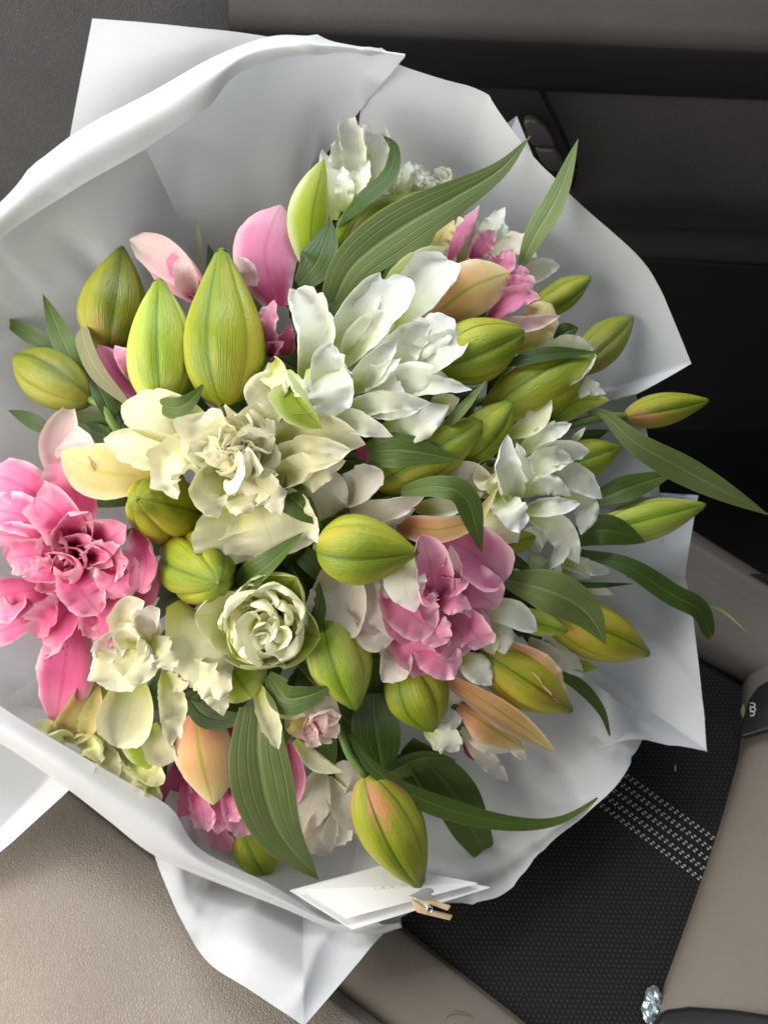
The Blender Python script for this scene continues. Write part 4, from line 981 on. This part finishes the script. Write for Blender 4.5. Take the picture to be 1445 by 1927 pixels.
# ---- small pink frilled bud
f = flower('small pink frilled bud just opening beside the hanging lime bud', 8, (220,370), -44, 'opening_bud', 'flower bud', 'closed lily buds in the bouquet')
petal(f,8,110,[(195,410),(280,380),(390,400)],(-30,-14,-8),'blush',0,ruf=.15,cup=-.2,prof='r')
petal(f,8,90,[(195,390),(230,450),(260,500)],(-30,-14,-12),'straw',10,ruf=.05,cup=-.3)
for w, p, r in ((80,[(270,420),(330,400),(395,410)],-30),(80,[(270,450),(330,450),(392,470)],20),(70,[(260,430),(280,480),(300,530)],0),(70,[(280,430),(330,460),(330,520)],35),(60,[(270,440),(310,430),(340,400)],-10)):
    petal(f,8,w,p,(-20,-4,0),'pale',r,ruf=.4,curl=.6,prof='r')
petal(f,8,90,[(70,280),(120,400),(152,540)],(-22,-2,0),'cream',-10,ruf=.18)
petal(f,8,60,[(120,300),(175,385),(255,408)],(-26,-8,-6),'cream',15,ruf=.1)
leaf(f,8,130,[(115,250),(180,335),(260,330),(358,293)],(-20,-4,2,2),'mid',-15)
# ---- shaded white bloom over the card
f = flower('white bloom in deep shade below the small pink frilled bud', 8, (230,560), -60)
petal(f,8,70,[(215,500),(300,590),(402,628)],(-34,-18,-14),'cream',10,ruf=.1)
for w, p, r in ((150,[(320,620),(280,740),(238,870)],0),(150,[(350,740),(310,860),(352,945)],15),(150,[(340,650),(440,760),(520,860)],-15),(130,[(300,760),(260,860),(240,940)],10),(130,[(370,640),(430,650),(490,690)],0),
             (130,[(400,780),(380,840),(370,920)],10),(70,[(195,510),(225,620),(222,765)],0)):
    petal(f,8,w,p,(-52,-40,-38),'blush' if w != 70 else 'rose',r,ruf=.12)
# ---- bottom pink bloom with peach tepal
f = flower('pink bloom hanging at the front paper edge with a peach tepal over it', 7, (930,860), -48)
for w, p, r, mt, z in ((140,[(820,1120),(790,1270),(770,1430)],0,'mauve',-34),(130,[(860,1280),(900,1470),(960,1630)],10,'blush',-30),(150,[(960,1350),(1050,1500),(1110,1600)],-10,'rose',-28),
             (180,[(1080,1150),(1150,1350),(1195,1510)],10,'rose',-24),(150,[(900,1280),(960,1380),(960,1475)],-10,'rose',-18),(90,[(1030,1290),(1055,1410),(1040,1498)],20,'rose',-18),
             (110,[(860,1200),(860,1350),(880,1500)],25,'rose',-24),(120,[(1090,1250),(1110,1370),(1150,1440)],-25,'rose',-16),(180,[(1060,900),(1120,1050),(1140,1250)],15,'rose',-28)):
    petal(f,7,w,p,(z-12,z,z+4),mt,r,ruf=.25,prof='r')
petal(f,7,310,[(920,850),(950,1100),(1015,1345)],(-26,-4,-8),'peach',-4,ruf=.02,cup=-.4,prof=(.62,.42,2.2,.75),curl=0)
leaf(f,8,235,[(75,370),(80,600),(150,850),(308,1047)],(-16,0,4,-4),'silver',6,prof=(.6,.35,1.5,.95))
leaf(f,7,70,[(735,1440),(725,1280),(770,1090)],(-46,-38,-38),'dark',0)
b = bud('lime bud low at the front paper edge beside the broad grey-green leaf', 8, (10,840), (122,1055), 170, -34, -24, 'lime', -10, .45)
leaf(b,8,110,[(110,980),(200,1060),(335,1182)],(-40,-34,-34),'dark',0)

# ---- dark filler leaves, added deep inside to keep the gaps between blooms dark
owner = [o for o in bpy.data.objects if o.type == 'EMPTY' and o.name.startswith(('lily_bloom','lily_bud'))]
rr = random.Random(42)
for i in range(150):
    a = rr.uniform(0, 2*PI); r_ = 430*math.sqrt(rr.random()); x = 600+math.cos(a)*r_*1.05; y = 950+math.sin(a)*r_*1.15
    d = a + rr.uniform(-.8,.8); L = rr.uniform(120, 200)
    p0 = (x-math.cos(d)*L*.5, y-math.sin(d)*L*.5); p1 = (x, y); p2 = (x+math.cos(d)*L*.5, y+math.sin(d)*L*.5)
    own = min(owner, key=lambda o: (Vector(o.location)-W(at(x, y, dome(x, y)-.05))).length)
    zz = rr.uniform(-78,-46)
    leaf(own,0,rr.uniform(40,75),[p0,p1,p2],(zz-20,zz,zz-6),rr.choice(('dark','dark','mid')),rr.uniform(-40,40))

# ---- tiny cut leaf scraps dropped on the seat
for px, py, L, lab, h in ((1398,1340,34,'yellow-green leaf scrap caught beside the black buckle',.022),(1270,1447,16,'tiny dry leaf sliver lying on the mesh cushion',.003)):
    c = pl(px, py, SEAT+h); a = Vector((.15,1,0)).normalized(); b_ = Vector((1,-.15,0)).normalized(); L *= SC
    V = []; uvv = []
    for j in range(7):
        t = j/6
        for i in range(3):
            s = i-1; V.append(c + a*(L*(t-.5)) + b_*(s*L*.16*math.sin(PI*(t*.9+.05))) + Vector((0,0,.0012*(1-abs(s)*.6)+.002*t*t))); uvv.append((i/2, t*.9))
    o = mesh_obj('leaf_scrap', V, grid_faces(3, 7), LM['light'], None, uvv); tag(o, lab, 'leaf scrap', 'leaf scraps dropped in the car')
